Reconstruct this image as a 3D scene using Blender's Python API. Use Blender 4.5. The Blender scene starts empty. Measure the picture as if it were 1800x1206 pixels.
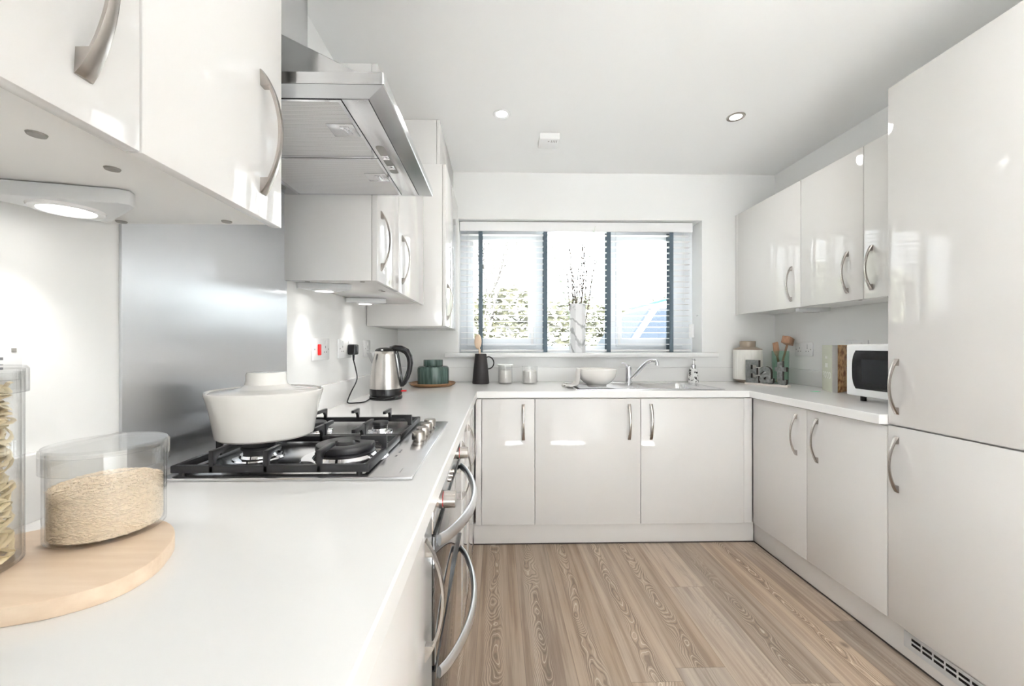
import bpy, bmesh, math, random
from mathutils import Vector, Matrix
random.seed(7)
PI = math.pi
sc = bpy.context.scene
COL = sc.collection

# ------------------------------------------------------------ camera, sky, exposure
EYE = 1.16
YAW = math.radians(1.3)
cam_d = bpy.data.cameras.new('camera')
cam = bpy.data.objects.new('camera', cam_d)
COL.objects.link(cam)
cam.location = (0, 0, EYE)
cam.rotation_euler = (PI/2, 0, -YAW)
cam_d.sensor_width = 36
cam_d.lens = 36*720/1800
cam_d.shift_x = (900-890.34)/1800
cam_d.shift_y = 3/1800
cam_d.clip_start = 0.02
sc.camera = cam

world = bpy.data.worlds.new('overcast_sky')
sc.world = world
world.use_nodes = True
WB = world.node_tree.nodes['Background']
# pale overcast sky above, glow added below the horizon to light the ceiling
_N, _L = world.node_tree.nodes, world.node_tree.links
_tc = _N.new('ShaderNodeTexCoord'); _sp = _N.new('ShaderNodeSeparateXYZ'); _L.new(_tc.outputs['Generated'], _sp.inputs[0])
_mr = _N.new('ShaderNodeMapRange'); _mr.inputs[1].default_value = -0.05; _mr.inputs[2].default_value = 0.05
_L.new(_sp.outputs[2], _mr.inputs[0])
_mx = _N.new('ShaderNodeMix'); _mx.data_type = 'RGBA'
_mx.inputs['A'].default_value = (0.55, 0.54, 0.53, 1)
_sk = _N.new('ShaderNodeMix'); _sk.data_type = 'RGBA'     # the cloud is brightest on the far (+y) side
_sk.inputs['A'].default_value = (0.30, 0.31, 0.32, 1); _sk.inputs['B'].default_value = (0.68, 0.71, 0.74, 1)
_my = _N.new('ShaderNodeMapRange'); _my.interpolation_type = 'SMOOTHSTEP'; _my.inputs[1].default_value = -0.4; _my.inputs[2].default_value = 0.6
_L.new(_sp.outputs[1], _my.inputs[0]); _L.new(_my.outputs[0], _sk.inputs['Factor']); _L.new(_sk.outputs['Result'], _mx.inputs['B'])
_L.new(_mr.outputs[0], _mx.inputs['Factor']); _L.new(_mx.outputs['Result'], WB.inputs[0])
WB.inputs[1].default_value = 9.0

sc.view_settings.view_transform = 'Standard'
sc.view_settings.look = 'None'
sc.view_settings.gamma = 1
sc.view_settings.use_curve_mapping = False
sc.view_settings.exposure = -0.17
cy = sc.cycles
cy.max_bounces = 10
cy.diffuse_bounces = 6
cy.glossy_bounces = 5
cy.transmission_bounces = 6
cy.transparent_max_bounces = 24
cy.caustics_reflective = False
cy.caustics_refractive = False
cy.use_denoising = True
cy.sample_clamp_indirect = 30

fill_sun_d = bpy.data.lights.new('fill_sun', 'SUN'); fill_sun_d.energy = 175; fill_sun_d.angle = math.radians(1.5); fill_sun_d.color = (0.885, 0.95, 1.0)
fill_sun = bpy.data.objects.new('fill_sun', fill_sun_d); COL.objects.link(fill_sun)
fill_sun.location = (0.6, -6, 7); fill_sun.rotation_euler = (math.radians(37), 0, math.radians(4))   # added for ceiling bounce, through the patio doors, 53 degrees high

DOWN_W = 8.0      # watts of each ceiling downlight
PUCK_W = 0.35      # watts of each under-cabinet light


def portal(name, loc, rot, sx, sy):
    d = bpy.data.lights.new(name, 'AREA')
    d.shape = 'RECTANGLE'; d.size = sx; d.size_y = sy
    d.cycles.is_portal = True
    o = bpy.data.objects.new(name, d); COL.objects.link(o)
    o.location = loc; o.rotation_euler = rot


portal('kitchen_window_portal', (0.606, 3.17, 1.58), (-PI/2, 0, 0), 1.76, 0.96)
portal('patio_door_portal', (0.395, -3.46, 1.15), (PI/2, 0, 0), 2.2, 2.4)

# ------------------------------------------------------------ materials
def new_mat(name):
    m = bpy.data.materials.new(name); m.use_nodes = True
    return m, m.node_tree.nodes, m.node_tree.links, m.node_tree.nodes['Principled BSDF']


def mat(name, col, rough=0.5, metal=0.0, spec=0.5, coat=0.0, noise=0.0, nscale=8, bump=0.0, bscale=80, bstretch=(1, 1, 1), emit=None, estr=0, trans=0, ior=1.45, aniso=0, arot=0):
    m, N, L, P = new_mat(name)
    P.inputs['Base Color'].default_value = (*col, 1)
    P.inputs['Roughness'].default_value = rough
    P.inputs['Metallic'].default_value = metal
    P.inputs['Specular IOR Level'].default_value = spec
    P.inputs['Coat Weight'].default_value = coat
    P.inputs['Coat Roughness'].default_value = 0.03
    P.inputs['Transmission Weight'].default_value = trans
    P.inputs['IOR'].default_value = ior
    if emit:
        P.inputs['Emission Color'].default_value = (*emit, 1)
        P.inputs['Emission Strength'].default_value = estr
    tc = N.new('ShaderNodeTexCoord')
    if noise:
        n = N.new('ShaderNodeTexNoise'); n.inputs['Scale'].default_value = nscale; n.inputs['Detail'].default_value = 4
        L.new(tc.outputs['Object'], n.inputs['Vector'])
        mx = N.new('ShaderNodeMix'); mx.data_type = 'RGBA'
        mx.inputs['A'].default_value = (*[max(0, c*(1-noise)) for c in col], 1)
        mx.inputs['B'].default_value = (*[min(1, c*(1+noise)) for c in col], 1)
        L.new(n.outputs['Fac'], mx.inputs['Factor']); L.new(mx.outputs['Result'], P.inputs['Base Color'])
    if bump:
        mp = N.new('ShaderNodeMapping'); mp.inputs['Scale'].default_value = bstretch
        L.new(tc.outputs['Object'], mp.inputs['Vector'])
        n = N.new('ShaderNodeTexNoise'); n.inputs['Scale'].default_value = bscale; n.inputs['Detail'].default_value = 2
        L.new(mp.outputs[0], n.inputs['Vector'])
        b = N.new('ShaderNodeBump'); b.inputs['Strength'].default_value = bump; b.inputs['Distance'].default_value = 0.002
        L.new(n.outputs['Fac'], b.inputs['Height']); L.new(b.outputs[0], P.inputs['Normal'])
    if aniso:
        P.inputs['Anisotropic'].default_value = aniso
        P.inputs['Anisotropic Rotation'].default_value = arot
        t = N.new('ShaderNodeTangent'); t.direction_type = 'RADIAL'; t.axis = 'Z'
        L.new(t.outputs[0], P.inputs['Tangent'])
    return m


def thin_glass(name, tint=(1, 1, 1), ior=1.45, boost=1.0):
    m, N, L, P = new_mat(name)
    N.remove(P)
    out = N['Material Output']
    tr = N.new('ShaderNodeBsdfTransparent'); tr.inputs[0].default_value = (*tint, 1)
    gl = N.new('ShaderNodeBsdfGlossy'); gl.inputs['Roughness'].default_value = 0.02
    fr = N.new('ShaderNodeFresnel'); fr.inputs[0].default_value = ior
    geo = N.new('ShaderNodeNewGeometry')
    # same fresnel from either side of the thin wall
    inv = N.new('ShaderNodeMix'); inv.data_type = 'FLOAT'
    inv.inputs['A'].default_value = ior; inv.inputs['B'].default_value = 1/ior
    L.new(geo.outputs['Backfacing'], inv.inputs['Factor'])
    L.new(inv.outputs['Result'], fr.inputs[0])
    mu = N.new('ShaderNodeMath'); mu.operation = 'MULTIPLY'; mu.inputs[1].default_value = boost; mu.use_clamp = True
    L.new(fr.outputs[0], mu.inputs[0])
    mx = N.new('ShaderNodeMixShader')
    L.new(mu.outputs[0], mx.inputs[0]); L.new(tr.outputs[0], mx.inputs[1]); L.new(gl.outputs[0], mx.inputs[2])
    L.new(mx.outputs[0], out.inputs[0])
    return m


def floor_mat():
    m, N, L, P = new_mat('wood_effect_vinyl_planks')
    def M(op, a, b=None, c=None):
        n = N.new('ShaderNodeMath'); n.operation = op
        for i, v in enumerate((a, b, c)):
            if v is None: continue
            if isinstance(v, (int, float)): n.inputs[i].default_value = v
            else: L.new(v, n.inputs[i])
        return n.outputs[0]
    def comb(x, y, z):
        n = N.new('ShaderNodeCombineXYZ')
        for i, v in enumerate((x, y, z)):
            if isinstance(v, (int, float)): n.inputs[i].default_value = v
            else: L.new(v, n.inputs[i])
        return n.outputs[0]
    def noise(vec, scale, det=2, rough=0.5):
        n = N.new('ShaderNodeTexNoise'); n.inputs['Scale'].default_value = scale
        n.inputs['Detail'].default_value = det; n.inputs['Roughness'].default_value = rough
        L.new(vec, n.inputs['Vector']); return n.outputs['Fac']
    def white(vec):
        n = N.new('ShaderNodeTexWhiteNoise'); n.noise_dimensions = '3D'; L.new(vec, n.inputs['Vector']); return n.outputs['Value']
    def mixc(f, a, b):
        n = N.new('ShaderNodeMix'); n.data_type = 'RGBA'
        if isinstance(f, (int, float)): n.inputs['Factor'].default_value = f
        else: L.new(f, n.inputs['Factor'])
        for k, v in (('A', a), ('B', b)):
            if isinstance(v, tuple): n.inputs[k].default_value = (*v, 1)
            else: L.new(v, n.inputs[k])
        return n.outputs['Result']
    def ramp(f, a, b):
        n = N.new('ShaderNodeMapRange'); n.interpolation_type = 'SMOOTHSTEP'
        L.new(f, n.inputs[0]); n.inputs[1].default_value = a; n.inputs[2].default_value = b
        return n.outputs[0]
    tc = N.new('ShaderNodeTexCoord'); sp = N.new('ShaderNodeSeparateXYZ'); L.new(tc.outputs['Object'], sp.inputs[0])
    X, Y = sp.outputs[0], sp.outputs[1]
    W, LEN = 0.18, 1.22
    px = M('DIVIDE', M('ADD', X, 0.26), W)
    ix = M('FLOOR', px); fx = M('SUBTRACT', px, ix)
    off = white(comb(ix, 3.1, 0))
    py = M('ADD', M('DIVIDE', Y, LEN), off)
    iy = M('FLOOR', py); fy = M('SUBTRACT', py, iy)
    r1 = white(comb(ix, iy, 5)); r2 = white(comb(ix, iy, 9)); r3 = white(comb(ix, iy, 13))
    seed = M('MULTIPLY', r1, 37.0)
    xl = M('SUBTRACT', M('SUBTRACT', fx, 0.5), M('MULTIPLY', M('SUBTRACT', r2, 0.5), 0.35))
    # cathedral figure: contours of a ridge that swells and pinches along the plank
    yw = M('ADD', Y, M('MULTIPLY', xl, 0.0))
    wob = M('MULTIPLY', M('SUBTRACT', noise(comb(M('MULTIPLY', Y, 1.0), seed, 0), 5.0, 2), 0.5), 0.16)
    xw = M('ADD', xl, wob)
    n1 = noise(comb(M('ADD', M('MULTIPLY', xl, 0.35), seed), M('MULTIPLY', Y, 1.0), 2.0), 3.2, 2, 0.45)
    g = M('ADD', M('MULTIPLY', M('MULTIPLY', xw, xw), -7.0), M('MULTIPLY', n1, 2.2))
    fine = noise(comb(M('MULTIPLY', X, 14.0), M('MULTIPLY', Y, 5.0), seed), 6.0, 2)
    g = M('ADD', g, M('MULTIPLY', fine, 0.035))
    ph = M('FRACT', M('MULTIPLY', g, 11.0))
    ring = M('ABSOLUTE', M('SUBTRACT', ph, 0.5))
    pale_line = ramp(ring, 0.40, 0.5)
    dark_line = M('SUBTRACT', 1.0, ramp(ring, 0.02, 0.22))
    core = M('SUBTRACT', 1.0, ramp(M('ABSOLUTE', xw), 0.10, 0.30))
    sel = ramp(M('ADD', M('MULTIPLY', noise(comb(M('MULTIPLY', Y, 0.8), seed, 4), 1.8, 1), 0.6), M('MULTIPLY', r3, 0.55)), 0.42, 0.6)
    core = M('MULTIPLY', core, M('ADD', 0.15, M('MULTIPLY', sel, 0.85)))
    # long streaks
    st1 = noise(comb(M('MULTIPLY', X, 30.0), M('MULTIPLY', Y, 1.1), seed), 1.0, 4, 0.6)
    st2 = noise(comb(M('MULTIPLY', X, 110.0), M('MULTIPLY', Y, 3.0), seed), 1.0, 3, 0.6)
    cloud = noise(comb(M('MULTIPLY', X, 5.0), M('MULTIPLY', Y, 1.6), seed), 1.0, 3)
    c = mixc(ramp(cloud, 0.3, 0.7), (0.370, 0.262, 0.180), (0.410, 0.322, 0.250))
    c = mixc(M('MULTIPLY', ramp(st1, 0.38, 0.68), 0.75), c, (0.53, 0.41, 0.31))
    c = mixc(M('MULTIPLY', ramp(st1, 0.54, 0.34), 0.55), c, (0.225, 0.158, 0.112))
    c = mixc(M('MULTIPLY', ramp(st2, 0.52, 0.75), 0.35), c, (0.62, 0.51, 0.40))
    c = mixc(M('MULTIPLY', ramp(st2, 0.46, 0.28), 0.30), c, (0.18, 0.13, 0.095))
    c = mixc(M('MULTIPLY', M('MULTIPLY', core, dark_line), 0.60), c, (0.150, 0.110, 0.082))
    c = mixc(M('MULTIPLY', M('MULTIPLY', core, pale_line), 0.85), c, (0.70, 0.59, 0.48))
    # knots
    vo = N.new('ShaderNodeTexVoronoi'); vo.inputs['Scale'].default_value = 1.0
    L.new(comb(M('MULTIPLY', X, 4.4), M('MULTIPLY', Y, 3.2), seed), vo.inputs['Vector'])
    c = mixc(M('MULTIPLY', ramp(vo.outputs['Distance'], 0.085, 0.02), 0.65), c, (0.085, 0.06, 0.045))
    tone = M('ADD', 0.69, M('MULTIPLY', r2, 0.26))
    h = N.new('ShaderNodeHueSaturation'); L.new(c, h.inputs['Color']); L.new(tone, h.inputs['Value'])
    L.new(M('ADD', 0.78, M('MULTIPLY', r3, 0.3)), h.inputs['Saturation'])
    ex = M('MINIMUM', fx, M('SUBTRACT', 1.0, fx)); ey = M('MULTIPLY', M('MINIMUM', fy, M('SUBTRACT', 1.0, fy)), LEN/W)
    edge = ramp(M('MINIMUM', ex, ey), 0.010, 0.003)
    c = mixc(M('MULTIPLY', edge, 0.5), h.outputs['Color'], (0.13, 0.095, 0.07))
    L.new(c, P.inputs['Base Color'])
    P.inputs['Roughness'].default_value = 0.36
    P.inputs['Specular IOR Level'].default_value = 0.45
    b = N.new('ShaderNodeBump'); b.inputs['Strength'].default_value = 0.15; b.inputs['Distance'].default_value = 0.001
    L.new(st2, b.inputs['Height']); L.new(b.outputs[0], P.inputs['Normal'])
    return m


def wood_mat(name, c1, c2, scale=(40, 4, 40), rough=0.5):
    m, N, L, P = new_mat(name)
    tc = N.new('ShaderNodeTexCoord'); mp = N.new('ShaderNodeMapping'); mp.inputs['Scale'].default_value = scale
    L.new(tc.outputs['Object'], mp.inputs[0])
    n = N.new('ShaderNodeTexNoise'); n.inputs['Scale'].default_value = 1.5; n.inputs['Detail'].default_value = 4
    L.new(mp.outputs[0], n.inputs['Vector'])
    r = N.new('ShaderNodeValToRGB'); r.color_ramp.elements[0].position = 0.3; r.color_ramp.elements[1].position = 0.7
    r.color_ramp.elements[0].color = (*c1, 1); r.color_ramp.elements[1].color = (*c2, 1)
    L.new(n.outputs['Fac'], r.inputs[0]); L.new(r.outputs[0], P.inputs['Base Color'])
    P.inputs['Roughness'].default_value = rough
    return m


def marble_mat():
    m, N, L, P = new_mat('grey_veined_marble')
    tc = N.new('ShaderNodeTexCoord'); mp = N.new('ShaderNodeMapping'); mp.inputs['Rotation'].default_value = (0.3, 0.9, 0.2)
    L.new(tc.outputs['Object'], mp.inputs[0])
    w = N.new('ShaderNodeTexWave'); w.inputs['Scale'].default_value = 3.2; w.inputs['Distortion'].default_value = 12; w.inputs['Detail'].default_value = 4
    w.inputs['Detail Scale'].default_value = 1.5
    L.new(mp.outputs[0], w.inputs['Vector'])
    r = N.new('ShaderNodeValToRGB')
    r.color_ramp.elements[0].position = 0.0; r.color_ramp.elements[0].color = (0.36, 0.36, 0.37, 1)
    r.color_ramp.elements[1].position = 0.22; r.color_ramp.elements[1].color = (0.74, 0.74, 0.75, 1)
    L.new(w.outputs['Fac'], r.inputs[0]); L.new(r.outputs[0], P.inputs['Base Color'])
    P.inputs['Roughness'].default_value = 0.25
    return m


def mesh_filter_mat():
    m, N, L, P = new_mat('perforated_aluminium_mesh')
    tc = N.new('ShaderNodeTexCoord'); sp = N.new('ShaderNodeSeparateXYZ'); L.new(tc.outputs['Object'], sp.inputs[0])
    def M(op, a, b=None):
        n = N.new('ShaderNodeMath'); n.operation = op
        for i, v in enumerate((a, b)):
            if v is None: continue
            if isinstance(v, (int, float)): n.inputs[i].default_value = v
            else: L.new(v, n.inputs[i])
        return n.outputs[0]
    k = 2*PI/0.0052
    s = M('MULTIPLY', M('SINE', M('MULTIPLY', M('ADD', sp.outputs[0], M('MULTIPLY', sp.outputs[1], 0.5)), k)),
          M('SINE', M('MULTIPLY', M('SUBTRACT', sp.outputs[0], M('MULTIPLY', sp.outputs[1], 0.5)), k)))
    mr = N.new('ShaderNodeMapRange'); L.new(s, mr.inputs[0]); mr.inputs[1].default_value = -0.2; mr.inputs[2].default_value = 0.5
    mx = N.new('ShaderNodeMix'); mx.data_type = 'RGBA'
    mx.inputs['A'].default_value = (0.92, 0.92, 0.93, 1); mx.inputs['B'].default_value = (0.50, 0.50, 0.51, 1)
    L.new(mr.outputs[0], mx.inputs['Factor']); L.new(mx.outputs['Result'], P.inputs['Base Color'])
    P.inputs['Metallic'].default_value = 0.1; P.inputs['Roughness'].default_value = 0.4
    return m


def pattern_mat(name, base, ink, scale, lo, hi, rough=0.2, stretch=(1, 1, 1)):
    m, N, L, P = new_mat(name)
    tc = N.new('ShaderNodeTexCoord'); n = N.new('ShaderNodeTexNoise'); n.inputs['Scale'].default_value = scale; n.inputs['Detail'].default_value = 3
    mp = N.new('ShaderNodeMapping'); mp.inputs['Scale'].default_value = stretch; L.new(tc.outputs['Object'], mp.inputs[0]); L.new(mp.outputs[0], n.inputs['Vector'])
    r = N.new('ShaderNodeValToRGB'); r.color_ramp.elements[0].position = lo; r.color_ramp.elements[1].position = hi
    r.color_ramp.elements[0].color = (*base, 1); r.color_ramp.elements[1].color = (*ink, 1)
    L.new(n.outputs['Fac'], r.inputs[0]); L.new(r.outputs[0], P.inputs['Base Color'])
    P.inputs['Roughness'].default_value = rough
    return m


M_WALL = mat('white_emulsion', (0.88, 0.88, 0.87), 0.7, spec=0.25)
M_CEIL = mat('white_ceiling_paint', (0.93, 0.93, 0.925), 0.8, spec=0.2)
M_GLOSS = mat('white_gloss_door', (0.725, 0.708, 0.692), 0.035, spec=0.5)
M_CARC = mat('white_melamine', (0.84, 0.83, 0.815), 0.35)
M_SIDE = mat('gloss_end_panel', (0.73, 0.715, 0.70), 0.12, spec=0.5)
M_PLINTH = mat('plinth_board', (0.74, 0.72, 0.70), 0.3)
M_QUARTZ = mat('white_quartz', (0.87, 0.865, 0.855), 0.16, spec=0.5)
M_GAP = mat('dark_gap', (0.05, 0.04, 0.035), 0.7)
M_NICKEL = mat('brushed_nickel', (0.46, 0.425, 0.395), 0.26, 1.0)
M_SATIN = mat('satin_aluminium', (0.80, 0.81, 0.83), 0.32, 1.0)
M_STEEL = mat('brushed_steel', (0.74, 0.74, 0.75), 0.22, 1.0, bump=0.03, bscale=60, bstretch=(1, 1, 20))
M_SPLASH = mat('brushed_steel_sheet', (0.74, 0.755, 0.78), 0.33, 1.0, aniso=0.97, arot=0.0)
M_HOOD = mat('hood_steel', (0.66, 0.67, 0.68), 0.2, 1.0)
M_FILTER = mesh_filter_mat()
M_CHROME = mat('chrome', (0.80, 0.80, 0.82), 0.06, 1.0)
M_IRON = mat('cast_iron', (0.022, 0.022, 0.025), 0.32, spec=0.6)
M_BLACK = mat('black_plastic', (0.012, 0.012, 0.014), 0.2)
M_BLACKM = mat('matt_black_clay', (0.028, 0.024, 0.025), 0.6)
M_OVENG = mat('oven_black_glass', (0.006, 0.006, 0.007), 0.03, spec=0.9, coat=1.0)
M_RED = mat('red_plastic', (0.75, 0.02, 0.02), 0.3)
M_CERAM = mat('cream_stoneware_glaze', (0.84, 0.815, 0.78), 0.10, coat=0.3)
M_WHITEP = mat('white_plastic', (0.86, 0.86, 0.86), 0.25)
M_UPVC = mat('white_upvc', (0.84, 0.87, 0.90), 0.25)
M_SLAT = mat('white_painted_slat', (0.90, 0.90, 0.90), 0.4)
M_TAPE = mat('slate_blue_woven_tape', (0.10, 0.135, 0.165), 0.85, noise=0.2, nscale=200)
M_GLASSW = thin_glass('window_glass', (0.98, 0.99, 0.99))
M_GLASSJ = thin_glass('jar_glass', (0.995, 0.997, 0.996), boost=1.35)
M_GREENG = thin_glass('green_glass', (0.83, 0.925, 0.875), boost=1.3)
M_RICE = mat('raw_rice', (0.84, 0.71, 0.55), 0.45, noise=0.15, nscale=300)
M_PASTA = mat('dry_pasta', (0.90, 0.78, 0.54), 0.4)
M_BEECH = wood_mat('pale_beech', (0.70, 0.53, 0.385), (0.78, 0.62, 0.47), (6, 45, 45), 0.4)
M_TRAY = wood_mat('acacia_tray', (0.24, 0.12, 0.055), (0.42, 0.24, 0.12), (5, 30, 30), 0.45)
M_SPOON = wood_mat('pale_spoon_wood', (0.60, 0.44, 0.31), (0.70, 0.54, 0.40), (30, 30, 4), 0.6)
M_MALLET = wood_mat('reddish_mallet_wood', (0.33, 0.17, 0.10), (0.48, 0.28, 0.17), (30, 30, 10), 0.55)
M_TEAL = pattern_mat('teal_green_glaze', (0.035, 0.065, 0.055), (0.10, 0.155, 0.135), 26, 0.35, 0.7, 0.12, (2.2, 2.2, 0.25))
M_MARBLE = marble_mat()
M_EAT = pattern_mat('galvanised_grey_metal', (0.13, 0.135, 0.13), (0.24, 0.25, 0.245), 55, 0.35, 0.65, 0.45)
M_TAUPE = mat('taupe_ceramic', (0.30, 0.245, 0.19), 0.35)
M_CREAMB = mat('ribbed_cream_ceramic', (0.78, 0.765, 0.72), 0.3)
M_SOAP = pattern_mat('black_floral_print', (0.84, 0.84, 0.83), (0.05, 0.05, 0.05), 48, 0.54, 0.58, 0.15)
M_BOOKC = mat('pale_sage_cover', (0.62, 0.63, 0.52), 0.5)
M_BOOKG = mat('grey_cloth_cover', (0.55, 0.53, 0.51), 0.6)
M_BOOKP = pattern_mat('biscuit_photo_cover', (0.62, 0.36, 0.14), (0.24, 0.10, 0.035), 38, 0.4, 0.62, 0.25)
M_PAGE = mat('paper', (0.82, 0.80, 0.76), 0.8)
M_MINT = mat('bright_green_card', (0.10, 0.62, 0.30), 0.5)
M_LINEN = mat('cream_linen', (0.80, 0.77, 0.745), 0.9, bump=0.2, bscale=400)
M_PUCK = mat('silver_painted_plastic', (0.66, 0.67, 0.68), 0.35)
M_LAMP = mat('lit_lamp', (1, 1, 1), 0.5, emit=(1.0, 0.97, 0.92), estr=9)
M_CAP = mat('grey_cam_cap', (0.30, 0.29, 0.27), 0.5)
M_TWIG = mat('dark_twig', (0.11, 0.075, 0.06), 0.8)
M_FERN = mat('faded_grass', (0.42, 0.52, 0.36), 0.8)
M_MWG = mat('microwave_black_glass', (0.004, 0.004, 0.005), 0.08, spec=0.4)
M_MWIN = mat('microwave_window_mesh', (0.014, 0.015, 0.018), 0.2, spec=0.35)
M_FLOOR = floor_mat()
M_GRASS = mat('pale_lawn', (0.10, 0.10, 0.06), 0.9, noise=0.35, nscale=6)
M_PAVE = mat('pale_gravel_path', (0.30, 0.28, 0.25), 0.9, noise=0.2, nscale=20)
M_HEDGE = pattern_mat('pale_yellow_green_leaves', (0.12, 0.122, 0.082), (0.27, 0.26, 0.19), 9, 0.35, 0.65, 0.9)
M_BARK = mat('pale_bark', (0.045, 0.040, 0.034), 0.9)
M_CAR = mat('white_car_paint', (0.34, 0.335, 0.33), 0.3)
M_CARG = mat('dark_car_glass', (0.018, 0.022, 0.028), 0.4, spec=0.15)
M_CART = mat('car_tyre', (0.010, 0.010, 0.011), 0.7)
M_TEALP = mat('teal_painted_roof', (0.04, 0.20, 0.18), 0.3)
M_PRINT = mat('dark_print', (0.16, 0.16, 0.17), 0.5)
M_WPRINT = mat('white_print', (0.85, 0.85, 0.80), 0.5)

# ------------------------------------------------------------ geometry helpers
def loc_of(o):
    v = Vector(o.location)
    while o.parent:
        o = o.parent
        v = v + Vector(o.location)
    return v


class G:
    """Collects shapes in world coordinates; build() links them as ONE mesh object."""
    def __init__(s):
        s.bm = bmesh.new()

    def box(s, x0, x1, y0, y1, z0, z1, bev=0.0, seg=2):
        t = bmesh.new()
        bmesh.ops.create_cube(t, size=1)
        for v in t.verts:
            v.co = Vector(((x0+x1)/2+v.co.x*abs(x1-x0), (y0+y1)/2+v.co.y*abs(y1-y0), (z0+z1)/2+v.co.z*abs(z1-z0)))
        if bev:
            bmesh.ops.bevel(t, geom=t.edges[:], offset=bev, segments=seg, affect='EDGES', profile=0.5)
        s.merge(t)
        return s

    def merge(s, t, mtx=None):
        if mtx is not None:
            t.transform(mtx)
        me = bpy.data.meshes.new('tmp'); t.to_mesh(me); t.free()
        s.bm.from_mesh(me); bpy.data.meshes.remove(me)

    def add(s, other, mtx):
        t = other.bm.copy(); s.merge(t, mtx); return s

    def lathe(s, prof, c=(0, 0, 0), seg=48, a0=0, a1=2*PI, sx=1, sy=1):
        full = abs(a1-a0-2*PI) < 1e-6
        n = seg if full else seg+1
        rings = []
        for r, z in prof:
            if r < 1e-6:
                rings.append([s.bm.verts.new((c[0], c[1], c[2]+z))])
            else:
                rings.append([s.bm.verts.new((c[0]+sx*r*math.cos(a0+(a1-a0)*i/seg), c[1]+sy*r*math.sin(a0+(a1-a0)*i/seg), c[2]+z)) for i in range(n)])
        for A, B in zip(rings, rings[1:]):
            m = seg
            for i in range(m):
                j = (i+1) % n
                if len(A) == 1 and len(B) == 1: continue
                if len(A) == 1: f = (A[0], B[j], B[i])
                elif len(B) == 1: f = (A[i], A[j], B[0])
                else: f = (A[i], A[j], B[j], B[i])
                try: s.bm.faces.new(f)
                except ValueError: pass
        return s

    def prism(s, pts, axis, a, b, bev=0.0):
        """extrude a closed 2-D outline along an axis: 'x' takes (y,z), 'y' takes (x,z), 'z' takes (x,y)"""
        def P(p, t):
            return {'x': (t, p[0], p[1]), 'y': (p[0], t, p[1]), 'z': (p[0], p[1], t)}[axis]
        t = bmesh.new()
        A = [t.verts.new(P(p, a)) for p in pts]; B = [t.verts.new(P(p, b)) for p in pts]
        n = len(pts)
        t.faces.new(A); t.faces.new(B[::-1])
        for i in range(n):
            t.faces.new((A[i], B[i], B[(i+1) % n], A[(i+1) % n]))
        bmesh.ops.recalc_face_normals(t, faces=t.faces[:])
        if bev:
            bmesh.ops.bevel(t, geom=t.edges[:], offset=bev, segments=2, affect='EDGES', profile=0.5)
        s.merge(t)
        return s

    def tube(s, pts, r, seg=10, flat=1.0, up=(0, 0, 1)):
        pts = [Vector(p) for p in pts]
        n = len(pts)
        R = r if isinstance(r, (list, tuple)) else [r]*n
        rings = []
        prev = None
        for i, p in enumerate(pts):
            d = (pts[min(i+1, n-1)]-pts[max(i-1, 0)]).normalized()
            if prev is None:
                u = Vector(up)
                if abs(u.dot(d)) > 0.95: u = Vector((1, 0, 0))
                a = d.cross(u).normalized()
            else:
                a = (prev-d*prev.dot(d)).normalized()
            prev = a
            b = d.cross(a)
            rings.append([s.bm.verts.new(p+(a*math.cos(2*PI*k/seg)*flat+b*math.sin(2*PI*k/seg))*R[i]) for k in range(seg)])
        for A, B in zip(rings, rings[1:]):
            for k in range(seg):
                s.bm.faces.new((A[k], A[(k+1) % seg], B[(k+1) % seg], B[k]))
        s.bm.faces.new(rings[0][::-1]); s.bm.faces.new(rings[-1])
        return s

    def cyl(s, p0, p1, r0, r1=None, seg=24):
        return s.tube([p0, p1], [r0, r1 if r1 is not None else r0], seg)

    def ball(s, c, r, sx=1, sy=1, sz=1, seg=16):
        t = bmesh.new(); bmesh.ops.create_uvsphere(t, u_segments=seg, v_segments=seg//2, radius=r)
        s.merge(t, Matrix.Translation(c) @ Matrix.Diagonal((sx, sy, sz, 1)))
        return s

    def grid(s, us, vs, inside, axis, a, b):
        """slab with holes: cells of a grid, walls only where a cell meets none"""
        def P(u, v, t):
            return {'x': (t, u, v), 'y': (u, t, v), 'z': (u, v, t)}[axis]
        t = bmesh.new(); cache = {}
        def V(i, j, k):
            if (i, j, k) not in cache: cache[(i, j, k)] = t.verts.new(P(us[i], vs[j], (a, b)[k]))
            return cache[(i, j, k)]
        def I(i, j):
            return 0 <= i < len(us)-1 and 0 <= j < len(vs)-1 and inside((us[i]+us[i+1])/2, (vs[j]+vs[j+1])/2)
        for i in range(len(us)-1):
            for j in range(len(vs)-1):
                if not I(i, j): continue
                t.faces.new((V(i, j, 0), V(i+1, j, 0), V(i+1, j+1, 0), V(i, j+1, 0)))
                t.faces.new((V(i, j, 1), V(i, j+1, 1), V(i+1, j+1, 1), V(i+1, j, 1)))
                for (di, dj, p, q) in ((-1, 0, (i, j), (i, j+1)), (1, 0, (i+1, j+1), (i+1, j)), (0, -1, (i+1, j), (i, j)), (0, 1, (i, j+1), (i+1, j+1))):
                    if not I(i+di, j+dj):
                        t.faces.new((V(*p, 0), V(*q, 0), V(*q, 1), V(*p, 1)))
        bmesh.ops.recalc_face_normals(t, faces=t.faces[:])
        s.merge(t)
        return s

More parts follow.
